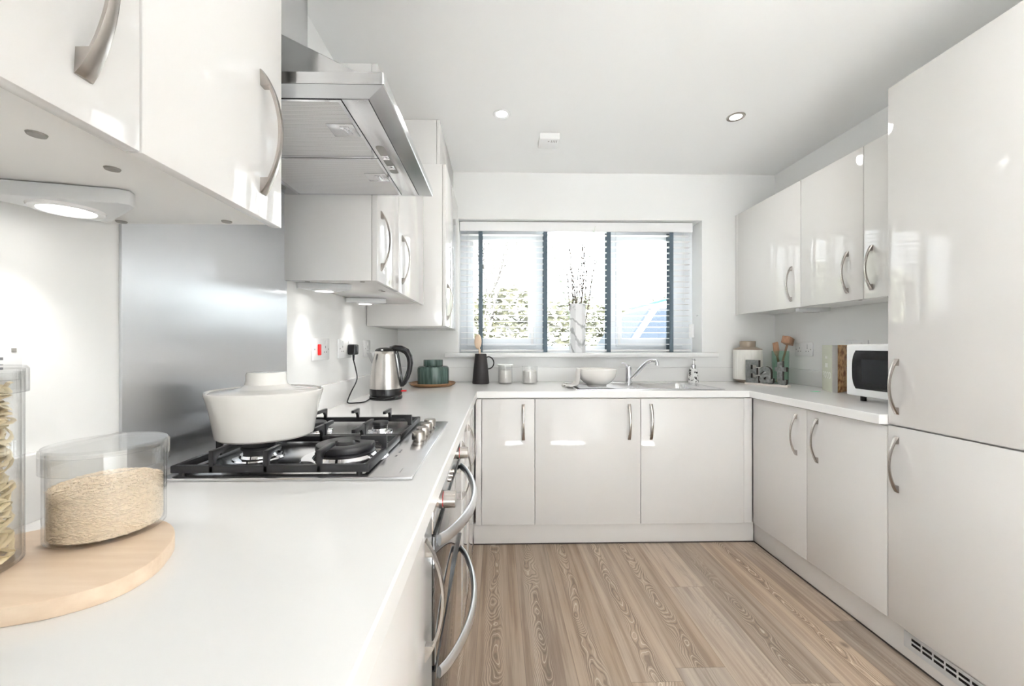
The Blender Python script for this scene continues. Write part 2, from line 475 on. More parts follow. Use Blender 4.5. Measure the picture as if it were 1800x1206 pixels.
    def build(s, name, m, parent=None, smooth=True, origin=None, angle=35, bevel=0):
        me = bpy.data.meshes.new(name)
        s.bm.normal_update()
        if parent is not None:
            org = loc_of(parent)
        elif origin is not None:
            org = Vector(origin)
        else:
            xs = [v.co for v in s.bm.verts]
            org = Vector(((min(v.x for v in xs)+max(v.x for v in xs))/2, (min(v.y for v in xs)+max(v.y for v in xs))/2, min(v.z for v in xs)))
        for v in s.bm.verts: v.co -= org
        if smooth:
            for f in s.bm.faces: f.smooth = True
            for e in s.bm.edges:
                if len(e.link_faces) == 2 and e.calc_face_angle(0) > math.radians(angle): e.smooth = False
        s.bm.to_mesh(me); s.bm.free()
        me.materials.append(m)
        o = bpy.data.objects.new(name, me); COL.objects.link(o)
        if parent is not None: o.parent = parent
        else: o.location = org
        if bevel:
            b = o.modifiers.new('bevel', 'BEVEL'); b.width = bevel; b.segments = 2; b.limit_method = 'ANGLE'
        return o


def tag(o, label, cat, group=None):
    o['label'] = label; o['category'] = cat
    if group: o['group'] = group
    return o


def thing(name, loc, label, cat, group=None):
    o = bpy.data.objects.new(name, None); COL.objects.link(o)
    o.location = loc; o.empty_display_size = 0.05
    return tag(o, label, cat, group)


def struct(o):
    o['kind'] = 'structure'; return o


def rrect(x0, x1, y0, y1, r, n=8):
    pts = []
    for cx, cy_, a in ((x1-r, y1-r, 0), (x0+r, y1-r, PI/2), (x0+r, y0+r, PI), (x1-r, y0+r, 3*PI/2)):
        for i in range(n+1):
            t = a+PI/2*i/n
            pts.append((cx+r*math.cos(t), cy_+r*math.sin(t)))
    return pts


def text_bm(txt, size, depth, mtx, bold=0.0):
    cu = bpy.data.curves.new('t', 'FONT'); cu.body = txt; cu.size = size; cu.extrude = depth/2; cu.offset = bold
    cu.align_x = 'CENTER'; cu.resolution_u = 4
    o = bpy.data.objects.new('t', cu); COL.objects.link(o)
    bpy.context.view_layer.update()
    me = bpy.data.meshes.new_from_object(o.evaluated_get(bpy.context.evaluated_depsgraph_get()))
    bpy.data.objects.remove(o)
    g = G(); t = bmesh.new(); t.from_mesh(me); bpy.data.meshes.remove(me); bpy.data.curves.remove(cu)
    g.merge(t, mtx)
    return g


# bow handle in a local frame: x = width, y = out of the door, z = up
def bow_handle(L=0.206, out=0.031):
    g = G(); bm = g.bm
    h = L/2; foot = h-0.026
    zs = [-h+L*i/32 for i in range(33)]
    st = []
    def outer(z): return 0.003+out*(1-(z/h)**2)**0.9 if abs(z) < h else 0.003
    for z in zs:
        st.append((z, abs(z) >= foot))
    st2 = []
    for i, (z, f) in enumerate(st):
        if i and st[i-1][1] != f:
            zz = foot*(1 if z > 0 else -1)
            st2.append((zz, st[i-1][1])); st2.append((zz, f))
        st2.append((z, f))
    rings = []
    for z, f in st2:
        o_ = outer(z); i_ = 0.0 if f else max(0.0, o_-0.0055)
        w = 0.0048+0.0040*(abs(z)/h)**1.6
        wi = w*0.9
        rings.append([bm.verts.new((-wi, i_, z)), bm.verts.new((wi, i_, z)), bm.verts.new((w, o_-0.0012, z)), bm.verts.new((w*0.55, o_, z)), bm.verts.new((-w*0.55, o_, z)), bm.verts.new((-w, o_-0.0012, z))])
    for A, B in zip(rings, rings[1:]):
        for k in range(6):
            try: bm.faces.new((A[k], A[(k+1) % 6], B[(k+1) % 6], B[k]))
            except ValueError: pass
    bm.faces.new(rings[0][::-1]); bm.faces.new(rings[-1])
    bmesh.ops.recalc_face_normals(bm, faces=bm.faces[:])
    return g


def put_handle(parent, x, y, zc, facing, name='handle', L=0.206):
    """facing: '+x', '-x', '-y' is the way the door looks"""
    rot = {'-y': PI, '+x': -PI/2, '-x': PI/2}[facing]
    g = G(); g.add(bow_handle(L), Matrix.Translation((x, y, zc)) @ Matrix.Rotation(rot, 4, 'Z'))
    o = g.build(name, M_NICKEL, parent, angle=40)
    o['label'] = 'brushed nickel bow handle'
    return o


def door(parent, facing, plane, a0, a1, z0, z1, handle=None, hz=None, th=0.018, name='door', gap=0.0015):
    """a door slab whose outer face lies at plane; a0..a1 is its run along the other axis"""
    g = G()
    a0 += gap; a1 -= gap
    if facing == '-y': g.box(a0, a1, plane, plane+th, z0, z1, 0.0012)
    elif facing == '+x': g.box(plane-th, plane, a0, a1, z0, z1, 0.0012)
    else: g.box(plane, plane+th, a0, a1, z0, z1, 0.0012)
    d = g.build(name, M_GLOSS, parent)
    if handle is not None:
        if facing == '-y': put_handle(d, handle, plane, hz, facing)
        else: put_handle(d, plane, handle, hz, facing)
    return d


# ------------------------------------------------------------ room shell
XL, XR, YB, YF, ZC = -0.712, 2.03, 2.95, -3.30, 2.40
struct(G().box(XL-0.15, XR+0.15, YF-0.15, YB+0.3, -0.12, 0).build('floor', M_FLOOR, origin=(0, 0, 0), smooth=False))
struct(G().box(XL-0.15, XR+0.15, YF-0.15, YB+0.3, ZC, ZC+0.12).build('ceiling', M_CEIL, smooth=False))
struct(G().box(XL-0.15, XL, YF-0.15, YB+0.3, 0, ZC).build('wall_left', M_WALL, smooth=False))
struct(G().box(XL, -0.02, -0.33, -0.18, 0, ZC).build('light_shield_wall', M_WALL, smooth=False))  # unseen stub added to shield the near left units from bounced light
struct(G().box(XR, XR+0.15, YF-0.15, YB+0.3, 0, ZC).build('wall_right', M_WALL, smooth=False))
WX0, WX1, WZ0, WZ1 = -0.278, 1.491, 1.103, 2.065
struct(G().grid([XL, WX0, WX1, XR], [0, WZ0-0.03, WZ1, ZC], lambda x, z: not (WX0 < x < WX1 and WZ0-0.03 < z < WZ1), 'y', YB, YB+0.3).build('wall_back', M_WALL, smooth=False))
struct(G().grid([XL, -0.66, 1.45, XR], [0, 2.30, ZC], lambda x, z: not (-0.66 < x < 1.45 and z < 2.30), 'y', YF-0.15, YF).build('wall_front', M_WALL, smooth=False))
# patio doors, added unseen behind the camera to let daylight in
pd = G()
for x in (-0.66, 0.02, 0.72, 1.40):
    pd.box(x, x+0.05, YF-0.09, YF-0.03, 0, 2.30)
pd.box(-0.66, 1.45, YF-0.09, YF-0.03, 2.25, 2.30).box(-0.66, 1.45, YF-0.09, YF-0.03, 0, 0.05)
struct(pd.build('added_patio_door', M_UPVC))

tag(G().box(-0.55, 1.90, -3.20, -1.40, 0.0, 0.012, 0.004).build('reflector', mat('white_reflector', (0.86, 0.85, 0.83), 0.9)), 'added light-bouncing white rug behind the viewer by the patio doors', 'reflector')  # unseen floor sheet added to bounce sunlight up to the ceiling

# window: outer frame, two opening sashes, fixed middle light
FY0, FY1 = 3.10, 3.16
win = G()
fx0, fx1, fz0, fz1 = WX0-0.002, WX1+0.002, WZ0-0.01, WZ1+0.002
us = [fx0, -0.225, 0.292, 0.352, 0.843, 0.905, 1.405, fx1]
vs = [fz0, 1.150, 2.010, fz1]
def win_in(x, z):
    return not (1.150 < z < 2.010 and (-0.225 < x < 0.292 or 0.352 < x < 0.843 or 0.905 < x < 1.405))
win.grid(us, vs, win_in, 'y', FY0, FY1)
w1 = struct(win.build('window_1', M_UPVC, smooth=False, bevel=0.004))
for (a, b, ga, gb) in ((-0.228, 0.296, -0.178, 0.236), (0.900, 1.408, 0.945, 1.322)):
    s_ = G().grid([a, ga, gb, b], [1.146, 1.206, 1.950, 2.014], lambda x, z: not (ga < x < gb and 1.206 < z < 1.950), 'y', FY0-0.018, FY1-0.008).build('sash', M_UPVC, w1, smooth=False, bevel=0.004)
    G().box(ga-0.005, gb+0.005, FY0+0.008, FY0+0.014, 1.200, 1.956).build('pane', M_GLASSW, s_, smooth=False)
    hx = 0.262 if a < 0 else 0.915
    h_ = G().box(hx-0.012, hx+0.012, FY0-0.030, FY0-0.018, 1.235, 1.300, 0.003).box(hx-0.008, hx+0.008, FY0-0.048, FY0-0.030, 1.16, 1.29, 0.004)
    h_.build('window_handle', M_WHITEP, s_)
G().box(0.347, 0.848, FY0+0.02, FY0+0.026, 1.145, 2.015).build('pane', M_GLASSW, w1, smooth=False)
# sill board
struct(G().box(-0.372, 1.583, 2.885, YB+0.001, 1.070, 1.103, 0.006).box(WX0, WX1, YB, 3.10, 1.074, 1.103).build('trim_1', M_WHITEP))

# ------------------------------------------------------------ outside, seen blown-out through the blind
struct(G().box(-30, 34, 3.3, 60, -0.32, -0.22).build('ground', M_GRASS, smooth=False))
tag(G().box(-8, 14, 3.3, 7.2, -0.22, -0.20).build('gravel_drive', M_PAVE, smooth=False), 'pale gravel drive outside the window', 'drive')


def leafy(name, label, cat, x0, x1, y0, y1, z0, z1, n, sz, m, seed):
    rnd = random.Random(seed)
    g = G(); bm = g.bm
    for _ in range(n):
        x = rnd.uniform(x0, x1); y = rnd.uniform(y0, y1); z = rnd.uniform(z0, z1)*(0.93+0.07*math.sin(x*3+seed))
        a = rnd.uniform(0, 2*PI); t = rnd.uniform(-1, 1); s = sz*rnd.uniform(0.6, 1.3)
        u = Vector((math.cos(a), math.sin(a), t*0.6))*s; w = Vector((-math.sin(a)*0.5, math.cos(a)*0.5, 0.7))*s*0.5
        c = Vector((x, y, z))
        bm.faces.new([bm.verts.new(c-u), bm.verts.new(c-w), bm.verts.new(c+u), bm.verts.new(c+w)])
    return tag(g.build(name, m, origin=((x0+x1)/2, (y0+y1)/2, z0)), label, cat)


leafy('hedge', 'pale clipped hedge beyond the left half of the window', 'hedge', -4, 1.9, 8.2, 8.9, -0.2, 2.35, 9000, 0.10, M_HEDGE, 1)
leafy('hedge', 'low pale hedge beyond the drive at the right of the window', 'hedge', 2.0, 6.0, 9.6, 10.4, -0.2, 2.3, 6000, 0.10, M_HEDGE, 2)


def bare_tree(x, y, h, seed, label, lean=0.3):
    rnd = random.Random(seed)
    g = G()
    def grow(p, d, L, r, lev):
        pts = [p]; q = Vector(p); dd = Vector(d)
        k = 5
        for i in range(k):
            dd = (dd+Vector((rnd.uniform(-.18, .18), rnd.uniform(-.1, .1), rnd.uniform(-.1, .12)))).normalized()
            q = q+dd*L/k; pts.append(q.copy())
        g.tube(pts, [r*(1-0.6*i/k) for i in range(k+1)], 5)
        if lev < 3:
            for _ in range(4 if lev else 7):
                i = rnd.randint(1, k); a = rnd.uniform(-1, 1)
                nd = (dd+Vector((rnd.uniform(-1.2, 1.2), rnd.uniform(-.4, .4), rnd.uniform(-0.3, 0.9)))).normalized()
                grow(pts[i], nd, L*rnd.uniform(.45, .7), r*0.5, lev+1)
    grow((x, y, -0.22), Vector((lean, 0, 1)).normalized(), h, 0.045, 0)
    return tag(g.build('bare_tree', M_BARK, origin=(x, y, -0.22)), label, 'tree')


bare_tree(-0.75, 7.6, 3.4, 3, 'bare young tree with thin leaning branches outside the left window sash', 0.45)

# van parked on the drive, nose to the left
van = thing('parked_van', (3.4, 6.0, -0.20), 'white van with teal roof parked outside the right window sash', 'van')
prof = [(1.35, 0.25), (1.30, 0.95), (1.42, 1.12), (2.02, 1.32), (2.42, 1.98), (2.62, 2.06), (5.4, 2.06), (5.5, 0.25)]
G().prism([(x, z-0.10) for x, z in prof], 'y', 5.2, 6.9, 0.05).build('body', M_CAR, van)
G().box(2.60, 5.3, 5.3, 6.8, 1.955, 1.995, 0.01).build('roof_panel', M_TEALP, van)
G().prism([(2.10, 1.26), (2.44, 1.82), (2.62, 1.84), (2.62, 1.26)], 'y', 5.185, 5.25).build('side_window', M_CARG, van)
G().prism([(2.72, 1.26), (2.72, 1.84), (3.5, 1.84), (3.5, 1.26)], 'y', 5.185, 5.25).build('side_window', M_CARG, van)
G().prism([(2.01, 1.25), (2.36, 1.84), (2.40, 1.84), (2.06, 1.25)], 'y', 5.3, 6.8).build('windscreen', M_CARG, van)
G().prism([(1.40, 0.60), (1.40, 0.72), (5.45, 0.72), (5.45, 0.60)], 'y', 5.17, 5.25).build('bumper_strip', M_CART, van)
for wx in (1.95, 4.7):
    for wy in (5.15, 6.75):
        G().cyl((wx, wy, 0.12), (wx, wy+0.2, 0.12), 0.32).build('wheel', M_CART, van)

for o_ in [van]:
    o_.location.x -= 0.38; o_.location.z -= 0.0
    for ch in o_.children: ch.scale.z = 0.9

# ------------------------------------------------------------ base units
ZD0, ZD1 = 0.128, 0.850          # door bottom and top
ZW0, ZW1 = 0.857, 0.895          # worktop bottom and top
PXL, PYB, PXR = -0.125, 2.340, 1.480   # outer door planes of the left, back and right runs
HZ = 0.716                       # handle height on base doors


def carcass(parent, x0, x1, y0, y1, z0, z1, m=M_CARC, name='body'):
    return G().box(x0, x1, y0, y1, z0, z1, 0.001).build(name, m, parent)


# back run
t = thing('base_cabinet', (0.065, 2.65, 0.12), 'narrow white gloss base cabinet, leftmost under the window', 'cabinet')
carcass(t, -0.105, 0.214, PYB+0.020, YB, 0.12, 0.855)
G().box(-0.123, -0.091, PYB+0.004, PYB+0.020, ZD0, ZD1, 0.001).build('filler_panel', M_GLOSS, t)
door(t, '-y', PYB, -0.089, 0.215, ZD0, ZD1, 0.149, HZ)
t = thing('sink_cabinet', (0.83, 2.65, 0.12), 'wide two-door white gloss cabinet below the sink', 'cabinet')
carcass(t, 0.216, 1.455, PYB+0.020, 2.90, 0.12, 0.69)
carcass(t, 0.216, 1.455, PYB+0.019, PYB+0.026, 0.69, 0.855, name='front_rail')
door(t, '-y', PYB, 0.215, 0.826, ZD0, ZD1, 0.759, HZ)
door(t, '-y', PYB, 0.826, 1.430, ZD0, ZD1, 0.886, HZ)
G().box(1.432, 1.478, PYB+0.004, PYB+0.020, ZD0, ZD1, 0.001).build('filler_panel', M_GLOSS, t)
# right run
XRc, XLc = XR-0.004, XL+0.004
t = thing('base_cabinet', (1.77, 1.93, 0.12), 'two-door white gloss base cabinet between the sink run and the tall unit', 'cabinet')
carcass(t, PXR+0.02, XRc, 1.522, 2.90, 0.12, 0.855)
door(t, '-x', PXR, 1.926, 2.338, ZD0, ZD1, 1.995, HZ)
door(t, '-x', PXR, 1.522, 1.926, ZD0, ZD1, 1.862, HZ)
# tall unit
t = thing('tall_fridge_cabinet', (1.76, 1.22, 0.12), 'floor-to-head-height white gloss housing with two doors at the right', 'cabinet')
carcass(t, PXR+0.02, XRc, 0.92, 1.520, 0.12, 2.128, M_SIDE)
door(t, '-x', PXR, 0.92, 1.520, ZD0, 0.856, 1.483, HZ, name='lower_door')
door(t, '-x', PXR, 0.92, 1.520, 0.862, 2.130, 1.483, 1.005, name='upper_door')
t = thing('tall_larder_cabinet', (1.76, 0.61, 0.12), 'tall white gloss housing at the right edge, nearest the viewer', 'cabinet')
carcass(t, PXR+0.02, XRc, 0.32, 0.918, 0.12, 2.128, M_SIDE)
door(t, '-x', PXR, 0.32, 0.918, ZD0, 0.856, 0.36, HZ, name='lower_door')
door(t, '-x', PXR, 0.32, 0.918, 0.862, 2.130, 0.36, 1.005, name='upper_door')
# left run
t = thing('base_cabinet', (-0.42, 0.48, 0.12), 'white gloss base cabinet below the near end of the worktop, before the oven', 'cabinet')
carcass(t, XLc, PXL-0.02, 0.16, 0.788, 0.12, 0.855)
door(t, '+x', PXL, 0.16, 0.788, ZD0, ZD1, 0.716, HZ)
t = thing('base_cabinet', (-0.42, 1.87, 0.12), 'two-door white gloss base cabinet just beyond the oven', 'cabinet')
carcass(t, XLc, PXL-0.02, 1.396, 2.90, 0.12, 0.855)
door(t, '+x', PXL, 1.396, 1.69, ZD0, ZD1, 1.450, HZ)
door(t, '+x', PXL, 1.69, 2.09, ZD0, ZD1, 1.75, HZ)
G().box(PXL-0.018, PXL-0.002, 2.092, PYB+0.003, ZD0, ZD1, 0.001).build('filler_panel', M_GLOSS, t)
# plinths
tag(G().box(-0.135, 1.508, 2.378, 2.394, 0.006, 0.124, 0.001).build('plinth', M_PLINTH), 'long white kickboard under the sink run below the window', 'plinth')
pl = thing('plinth', (1.52, 1.35, 0.006), 'white kickboard with a vent grille along the right run', 'plinth')
G().box(1.510, 1.526, 0.32, 2.377, 0.006, 0.124, 0.001).build('board', M_PLINTH, pl)
gr = G().box(1.5065, 1.5105, 0.95, 1.485, 0.045, 0.104, 0.001).build('vent_grille', M_PUCK, pl)
sl = G()
for i in range(13):
    for z in (0.066, 0.083):
        y = 1.455-i*0.038
        sl.box(1.5052, 1.5070, y-0.031, y, z, z+0.009)
sl.build('vent_slots', M_BLACK, gr)
tag(G().box(-0.155, -0.139, 0.16, 2.377, 0.006, 0.124, 0.001).build('plinth', M_PLINTH), 'white kickboard under the left run and the oven', 'plinth')
# dark strips painting the shaded gap where plinths meet the floor
tag(G().box(-0.135, 1.508, 2.3765, 2.380, 0.0, 0.006).build('gap_strip', M_GAP), 'thin dark strip painted for the shaded gap at the floor below the window run', 'gap_shade')
tag(G().box(1.5085, 1.512, 0.32, 2.376, 0.0, 0.006).build('gap_strip', M_GAP), 'thin dark strip painted for the shaded gap at the floor below the right run', 'gap_shade')

# ------------------------------------------------------------ worktop, upstands, splashback
SX0, SX1, SY0, SY1 = 0.48, 1.31, 2.40, 2.79      # sink cut-out
WFX, WFY, WRX = -0.115, 2.322, 1.450
xs = [XL, WFX, SX0, SX1, WRX, XR]
ys = [0.16, 1.522, WFY, SY0, SY1, YB]
def wt(x, y):
    if SX0 < x < SX1 and SY0 < y < SY1: return False
    if x < WFX: return True
    if x > WRX: return y > 1.522
    return y > WFY
tag(G().grid(xs, ys, wt, 'z', ZW0, ZW1).build('worktop', M_QUARTZ, smooth=False, bevel=0.003), 'continuous U-shaped white quartz worktop over all base units', 'worktop')
tag(G().box(XL, XL+0.02, 0.16, 0.783, ZW1, 0.996, 0.002).build('upstand', M_QUARTZ), 'white upstand behind the rice and pasta jars', 'upstand')
tag(G().box(XL, XL+0.02, 1.395, YB-0.021, ZW1, 0.996, 0.002).build('upstand', M_QUARTZ), 'white upstand on the left wall behind the kettle', 'upstand')
tag(G().box(XL+0.0, XR, YB-0.02, YB, ZW1, 0.996, 0.002).build('upstand', M_QUARTZ), 'long white upstand under the window sill', 'upstand')
tag(G().box(XR-0.02, XR, 1.523, YB-0.021, ZW1, 0.996, 0.002).build('upstand', M_QUARTZ), 'white upstand on the right wall behind the microwave', 'upstand')
tag(G().box(XL, XL+0.006, 0.787, 1.393, ZW1, 1.70, 0.0008).build('splashback', M_SPLASH), 'brushed steel splashback sheet behind the hob', 'splashback')

# ------------------------------------------------------------ wall units
WZB, WZT = 1.374, 2.098
HW = 1.517


def cam_caps(parent, pts, z):
    for x, y in pts:
        G().lathe([(0, -0.0022), (0.0075, -0.0022), (0.0085, 0.0)], (x, y, z), 16).build('cam_cap', M_CAP, parent)


t = thing('wall_cabinet', (-0.56, 0.38, WZB), 'two-door white gloss wall cabinet at the top left, nearest the viewer', 'cabinet')
carcass(t, XLc, -0.417, 0.0, 0.762, WZB+0.006, WZT)
door(t, '+x', -0.396, 0.465, 0.763, WZB, WZT, 0.700, HW)
door(t, '+x', -0.396, 0.0, 0.465, WZB, WZT, 0.400, HW)
cam_caps(t, [(-0.48, 0.438), (-0.48, 0.522), (-0.670, 0.746), (-0.482, 0.741)], WZB+0.006)
t = thing('wall_cabinet', (-0.56, 1.80, WZB), 'two-door white gloss wall cabinet beyond the extractor hood', 'cabinet')
carcass(t, XLc, -0.421, 1.390, 2.236, WZB+0.006, WZT, M_SIDE)
door(t, '+x', -0.400, 1.375, 1.675, WZB, WZT, 1.422, HW)
door(t, '+x', -0.400, 1.675, 2.236, WZB, WZT, 1.735, HW)
G().box(XL, -0.420, 1.376, 1.390, WZB, WZT, 0.001).build('end_panel', M_SIDE, t)
cam_caps(t, [(-0.66, 1.44), (-0.47, 1.44), (-0.64, 1.70), (-0.47, 1.70), (-0.47, 1.66)], WZB+0.006)
t = thing('boiler_cabinet', (-0.5, 2.59, 1.262), 'deeper, lower-hanging white gloss cabinet in the left corner beside the window', 'cabinet')
carcass(t, XLc, -0.300, 2.240, YB, 1.262, 2.145, M_SIDE)
door(t, '+x', -0.280, 2.242, YB-0.03, 1.262, 2.145, 2.30, 1.40)
G().box(XL, -0.334, 2.262, YB, 2.150, ZC-0.002, 0.001).box(-0.332, -0.316, 2.262, YB, 2.150, ZC-0.002, 0.001).build('top_infill_panel', M_SIDE, t)
# right wall units
t = thing('wall_cabinet', (1.88, 2.61, 1.376), 'white gloss wall cabinet on the right wall nearest the window, one handle', 'cabinet')
carcass(t, 1.75, XRc, 2.297, YB-0.015, 1.382, 2.098)
door(t, '-x', 1.730, 2.297, 2.905, 1.376, 2.098, 2.372, HW)
G().box(1.734, 1.750, 2.908, YB-0.004, 1.376, 2.098, 0.001).build('filler_panel', M_GLOSS, t)
t = thing('wall_cabinet', (1.88, 1.91, 1.376), 'white gloss wall cabinet on the right wall beside the tall unit, two handles', 'cabinet')
carcass(t, 1.75, XRc, 1.522, 2.296, 1.382, 2.098)
door(t, '-x', 1.730, 1.896, 2.296, 1.376, 2.098, 1.985, HW)
door(t, '-x', 1.730, 1.523, 1.896, 1.376, 2.098, 1.855, HW)
cam_caps(t, [(1.80, 1.99), (1.80, 1.84)], 1.382)


# ------------------------------------------------------------ under-cabinet lights
def puck(x, y, z, label, mirror=1, lit=True):
    t = thing('cabinet_light', (x, y, z), label, 'light', 'triangular lights under the wall cabinets')
    base = [(-0.079, -0.058), (-0.070, -0.066), (0.090, -0.026), (0.100, -0.017), (0.096, -0.004), (0.005, 0.060), (-0.008, 0.066), (-0.022, 0.060)]
    pts = [(x+mirror*a, y+b) for a, b in base]
    G().prism(pts, 'z', z-0.022, z-0.0005, 0.003).build('housing', M_PUCK, t)
    c = (x-0.005*mirror, y+0.0, z-0.022)
    G().lathe([(0.032, 0.001), (0.042, 0.001), (0.040, -0.003), (0.032, -0.004)], c, 32).build('bezel', M_WHITEP, t)
    if lit:
        G().lathe([(0, -0.002), (0.0315, -0.002), (0.0315, 0.001), (0, 0.001)], c, 32).build('lens', M_LAMP, t)
        d = bpy.data.lights.new('cabinet_light_lamp', 'SPOT'); d.energy = PUCK_W*9; d.spot_size = math.radians(84); d.spot_blend = 1.0
        d.shadow_soft_size = 0.02; d.color = (1, 0.97, 0.93)
        o = bpy.data.objects.new('cabinet_light_lamp', d); COL.objects.link(o); o.parent = t
        o.location = (-0.005*mirror, 0, -0.030); o.rotation_euler = (0, -0.12*mirror*-1, 0)
    else:
        G().lathe([(0, -0.002), (0.0315, -0.002), (0.0315, 0.001), (0, 0.001)], c, 32).build('lens', M_WHITEP, t)


puck(-0.622, 0.612, WZB+0.006, 'lit triangular silver light under the near left wall cabinet')
puck(-0.628, 1.515, WZB+0.006, 'lit triangular light above the cooker switch, nearer of two under the far left cabinet')
puck(-0.630, 1.985, WZB+0.006, 'lit triangular light above the kettle, farther of two under the far left cabinet')
puck(1.905, 2.45, 1.382, 'unlit triangular light under the right wall cabinets', -1, False)

# ------------------------------------------------------------ ceiling
def downlight(x, y, label):
    t = thing('downlight', (x, y, ZC), label, 'light', 'recessed ceiling downlights')
    G().lathe([(0.031, 0.0), (0.031, -0.002), (0.044, -0.004), (0.047, -0.001), (0.047, 0.0)], (x, y, ZC), 32).build('bezel', M_NICKEL if x > 1 else M_WHITEP, t)
    G().lathe([(0, -0.001), (0.031, -0.001)], (x, y, ZC), 32).build('lens', M_LAMP, t)
    d = bpy.data.lights.new('downlight_lamp', 'SPOT'); d.energy = DOWN_W; d.spot_size = math.radians(150); d.spot_blend = 0.8
    d.shadow_soft_size = 0.05; d.color = (1, 0.965, 0.92)
    o = bpy.data.objects.new('downlight_lamp', d); COL.objects.link(o); o.parent = t; o.location = (0, 0, -0.02)


downlight(0.024, 2.20, 'recessed white ceiling downlight on the left, nearer the hood')
downlight(1.298, 2.20, 'recessed ceiling downlight with metal rim on the right')
for (x, y) in ((0.024, 0.75), (1.298, 0.75), (0.024, -0.9), (1.298, -0.9)):  # four more downlights added out of view to brighten the room
    downlight(x, y, 'added ceiling downlight, unseen behind or above the viewer')

t = thing('heat_alarm', (0.307, 2.45, ZC), 'small square white alarm box on the ceiling between the downlights', 'alarm')
G().box(0.248, 0.368, 2.385, 2.505, ZC-0.040, ZC-0.0003, 0.006).build('housing', M_WHITEP, t)
g = G()
for i in range(4): g.box(0.318+i*0.010, 0.322+i*0.010, 2.400, 2.425, ZC-0.0412, ZC-0.0395)
g.build('sensor_slots', M_CAP, t)
G().lathe([(0, -0.002), (0.004, -0.0015), (0.005, 0)], (0.303, 2.412, ZC-0.040), 12).build('indicator', M_CAP, t)

# ------------------------------------------------------------ hood
HY0, HY1 = 0.790, 1.387
HXF = -0.217
XH = XL+0.0065
HB, HT = 1.655, 1.684
t = thing('extractor_hood', (-0.5, 1.09, HB), 'stainless steel chimney extractor hood above the hob', 'extractor hood')
# rim band
G().grid([XH, XH+0.05, HXF-0.020, HXF], [HY0, HY0+0.020, HY1-0.020, HY1], lambda x, y: not (XH < x < HXF-0.020 and HY0+0.020 < y < HY1-0.020), 'z', HB+0.004, HT).build('rim', M_HOOD, t, smooth=False, bevel=0.003)
# wedge body
b = bmesh.new()
yn, yf = 0.822, 1.355
low = [(XH, HT-0.004), (-0.262, HT-0.004)]
P0 = [b.verts.new(v) for v in ((XH, yn, 1.68), (-0.262, yn, 1.68), (-0.262, yf, 1.68), (XH, yf, 1.68))]
P1 = [b.verts.new(v) for v in ((XH, yn+0.03, 1.93), (-0.276, yn+0.006, 1.705), (-0.276, yf-0.006, 1.705), (XH, yf-0.03, 1.93))]
b.faces.new(P0[::-1]); b.faces.new(P1)
for i in range(4): b.faces.new((P0[i], P0[(i+1) % 4], P1[(i+1) % 4], P1[i]))
g = G(); g.merge(b); g.build('canopy', M_HOOD, t, smooth=False, bevel=0.002)
G().box(XH, -0.555, 0.965, 1.213, 1.70, ZC-0.002, 0.001).build('chimney', M_HOOD, t)
# underside: bevelled lip, filters, control strip
b = bmesh.new()
ox = [(XH+0.002, HY0+0.002), (HXF-0.002, HY0+0.002), (HXF-0.002, HY1-0.002), (XH+0.002, HY1-0.002)]
ix = [(XH+0.05, 0.833), (-0.259, 0.833), (-0.259, 1.366), (XH+0.05, 1.366)]
A = [b.verts.new((x, y, HB+0.004)) for x, y in ox]; B = [b.verts.new((x, y, HB+0.001)) for x, y in ix]
C = [b.verts.new((x, y, HB+0.014)) for x, y in ix]
for i in range(4):
    b.faces.new((A[i], B[i], B[(i+1) % 4], A[(i+1) % 4])); b.faces.new((B[i], C[i], C[(i+1) % 4], B[(i+1) % 4]))
b.faces.new(C)
g = G(); g.merge(b); g.build('underside_lip', M_HOOD, t, smooth=False)
G().box(-0.314, -0.2605, 0.8345, 1.3645, HB-0.0005, HB+0.008, 0.0008).build('control_strip', M_STEEL, t)
for (a, b_) in ((0.836, 1.092), (1.097, 1.364)):
    f = G().box(-0.655, -0.318, a, b_, HB+0.002, HB+0.007).build('grease_filter', M_FILTER, t, smooth=False)
    G().grid([-0.657, -0.650, -0.323, -0.316], [a-0.001, a+0.005, b_-0.005, b_+0.001], lambda x, y: not (-0.650 < x < -0.323 and a+0.005 < y < b_-0.005), 'z', HB-0.001, HB+0.008).build('filter_frame', M_CHROME, f, smooth=False)
    cy_ = (a+b_)/2-0.015
    G().box(-0.385, -0.325, cy_-0.022, cy_+0.034, HB-0.0006, HB+0.002, 0.0005).build('latch_plate', M_STEEL, f)
    G().box(-0.358, -0.338, cy_-0.012, cy_+0.022, HB-0.0022, HB-0.0006, 0.0005).box(-0.350, -0.345, cy_-0.008, cy_+0.016, HB-0.005, HB-0.0022, 0.001).build('latch', M_CHROME, f)
g = G(); g.prism([(x, y) for x, y in rrect(-0.305, -0.283, 1.025, 1.190, 0.0105, 6)], 'z', HB-0.0012, HB-0.0004); pz = g.build('switch_plate', M_CAP, t)
for y in (1.085, 1.145):
    G().box(-0.303, -0.285, y-0.011, y+0.011, HB-0.004, HB-0.001, 0.001).build('slide_switch', M_CHROME, pz)
for y in (0.88, 1.30):
    G().lathe([(0, -0.001), (0.024, -0.001), (0.028, 0.001)], (-0.683, y, HB+0.001), 24, sx=0.6).build('hood_lamp', M_CAP, t)

# ------------------------------------------------------------ hob
t = thing('gas_hob', (-0.41, 1.09, ZW1), 'four-burner stainless steel gas hob with black cast iron pan supports', 'hob')
G().box(-0.655, -0.165, 0.803, 1.388, ZW1, ZW1+0.007, 0.003).build('hob_plate', M_STEEL, t)
ZH = ZW1+0.007


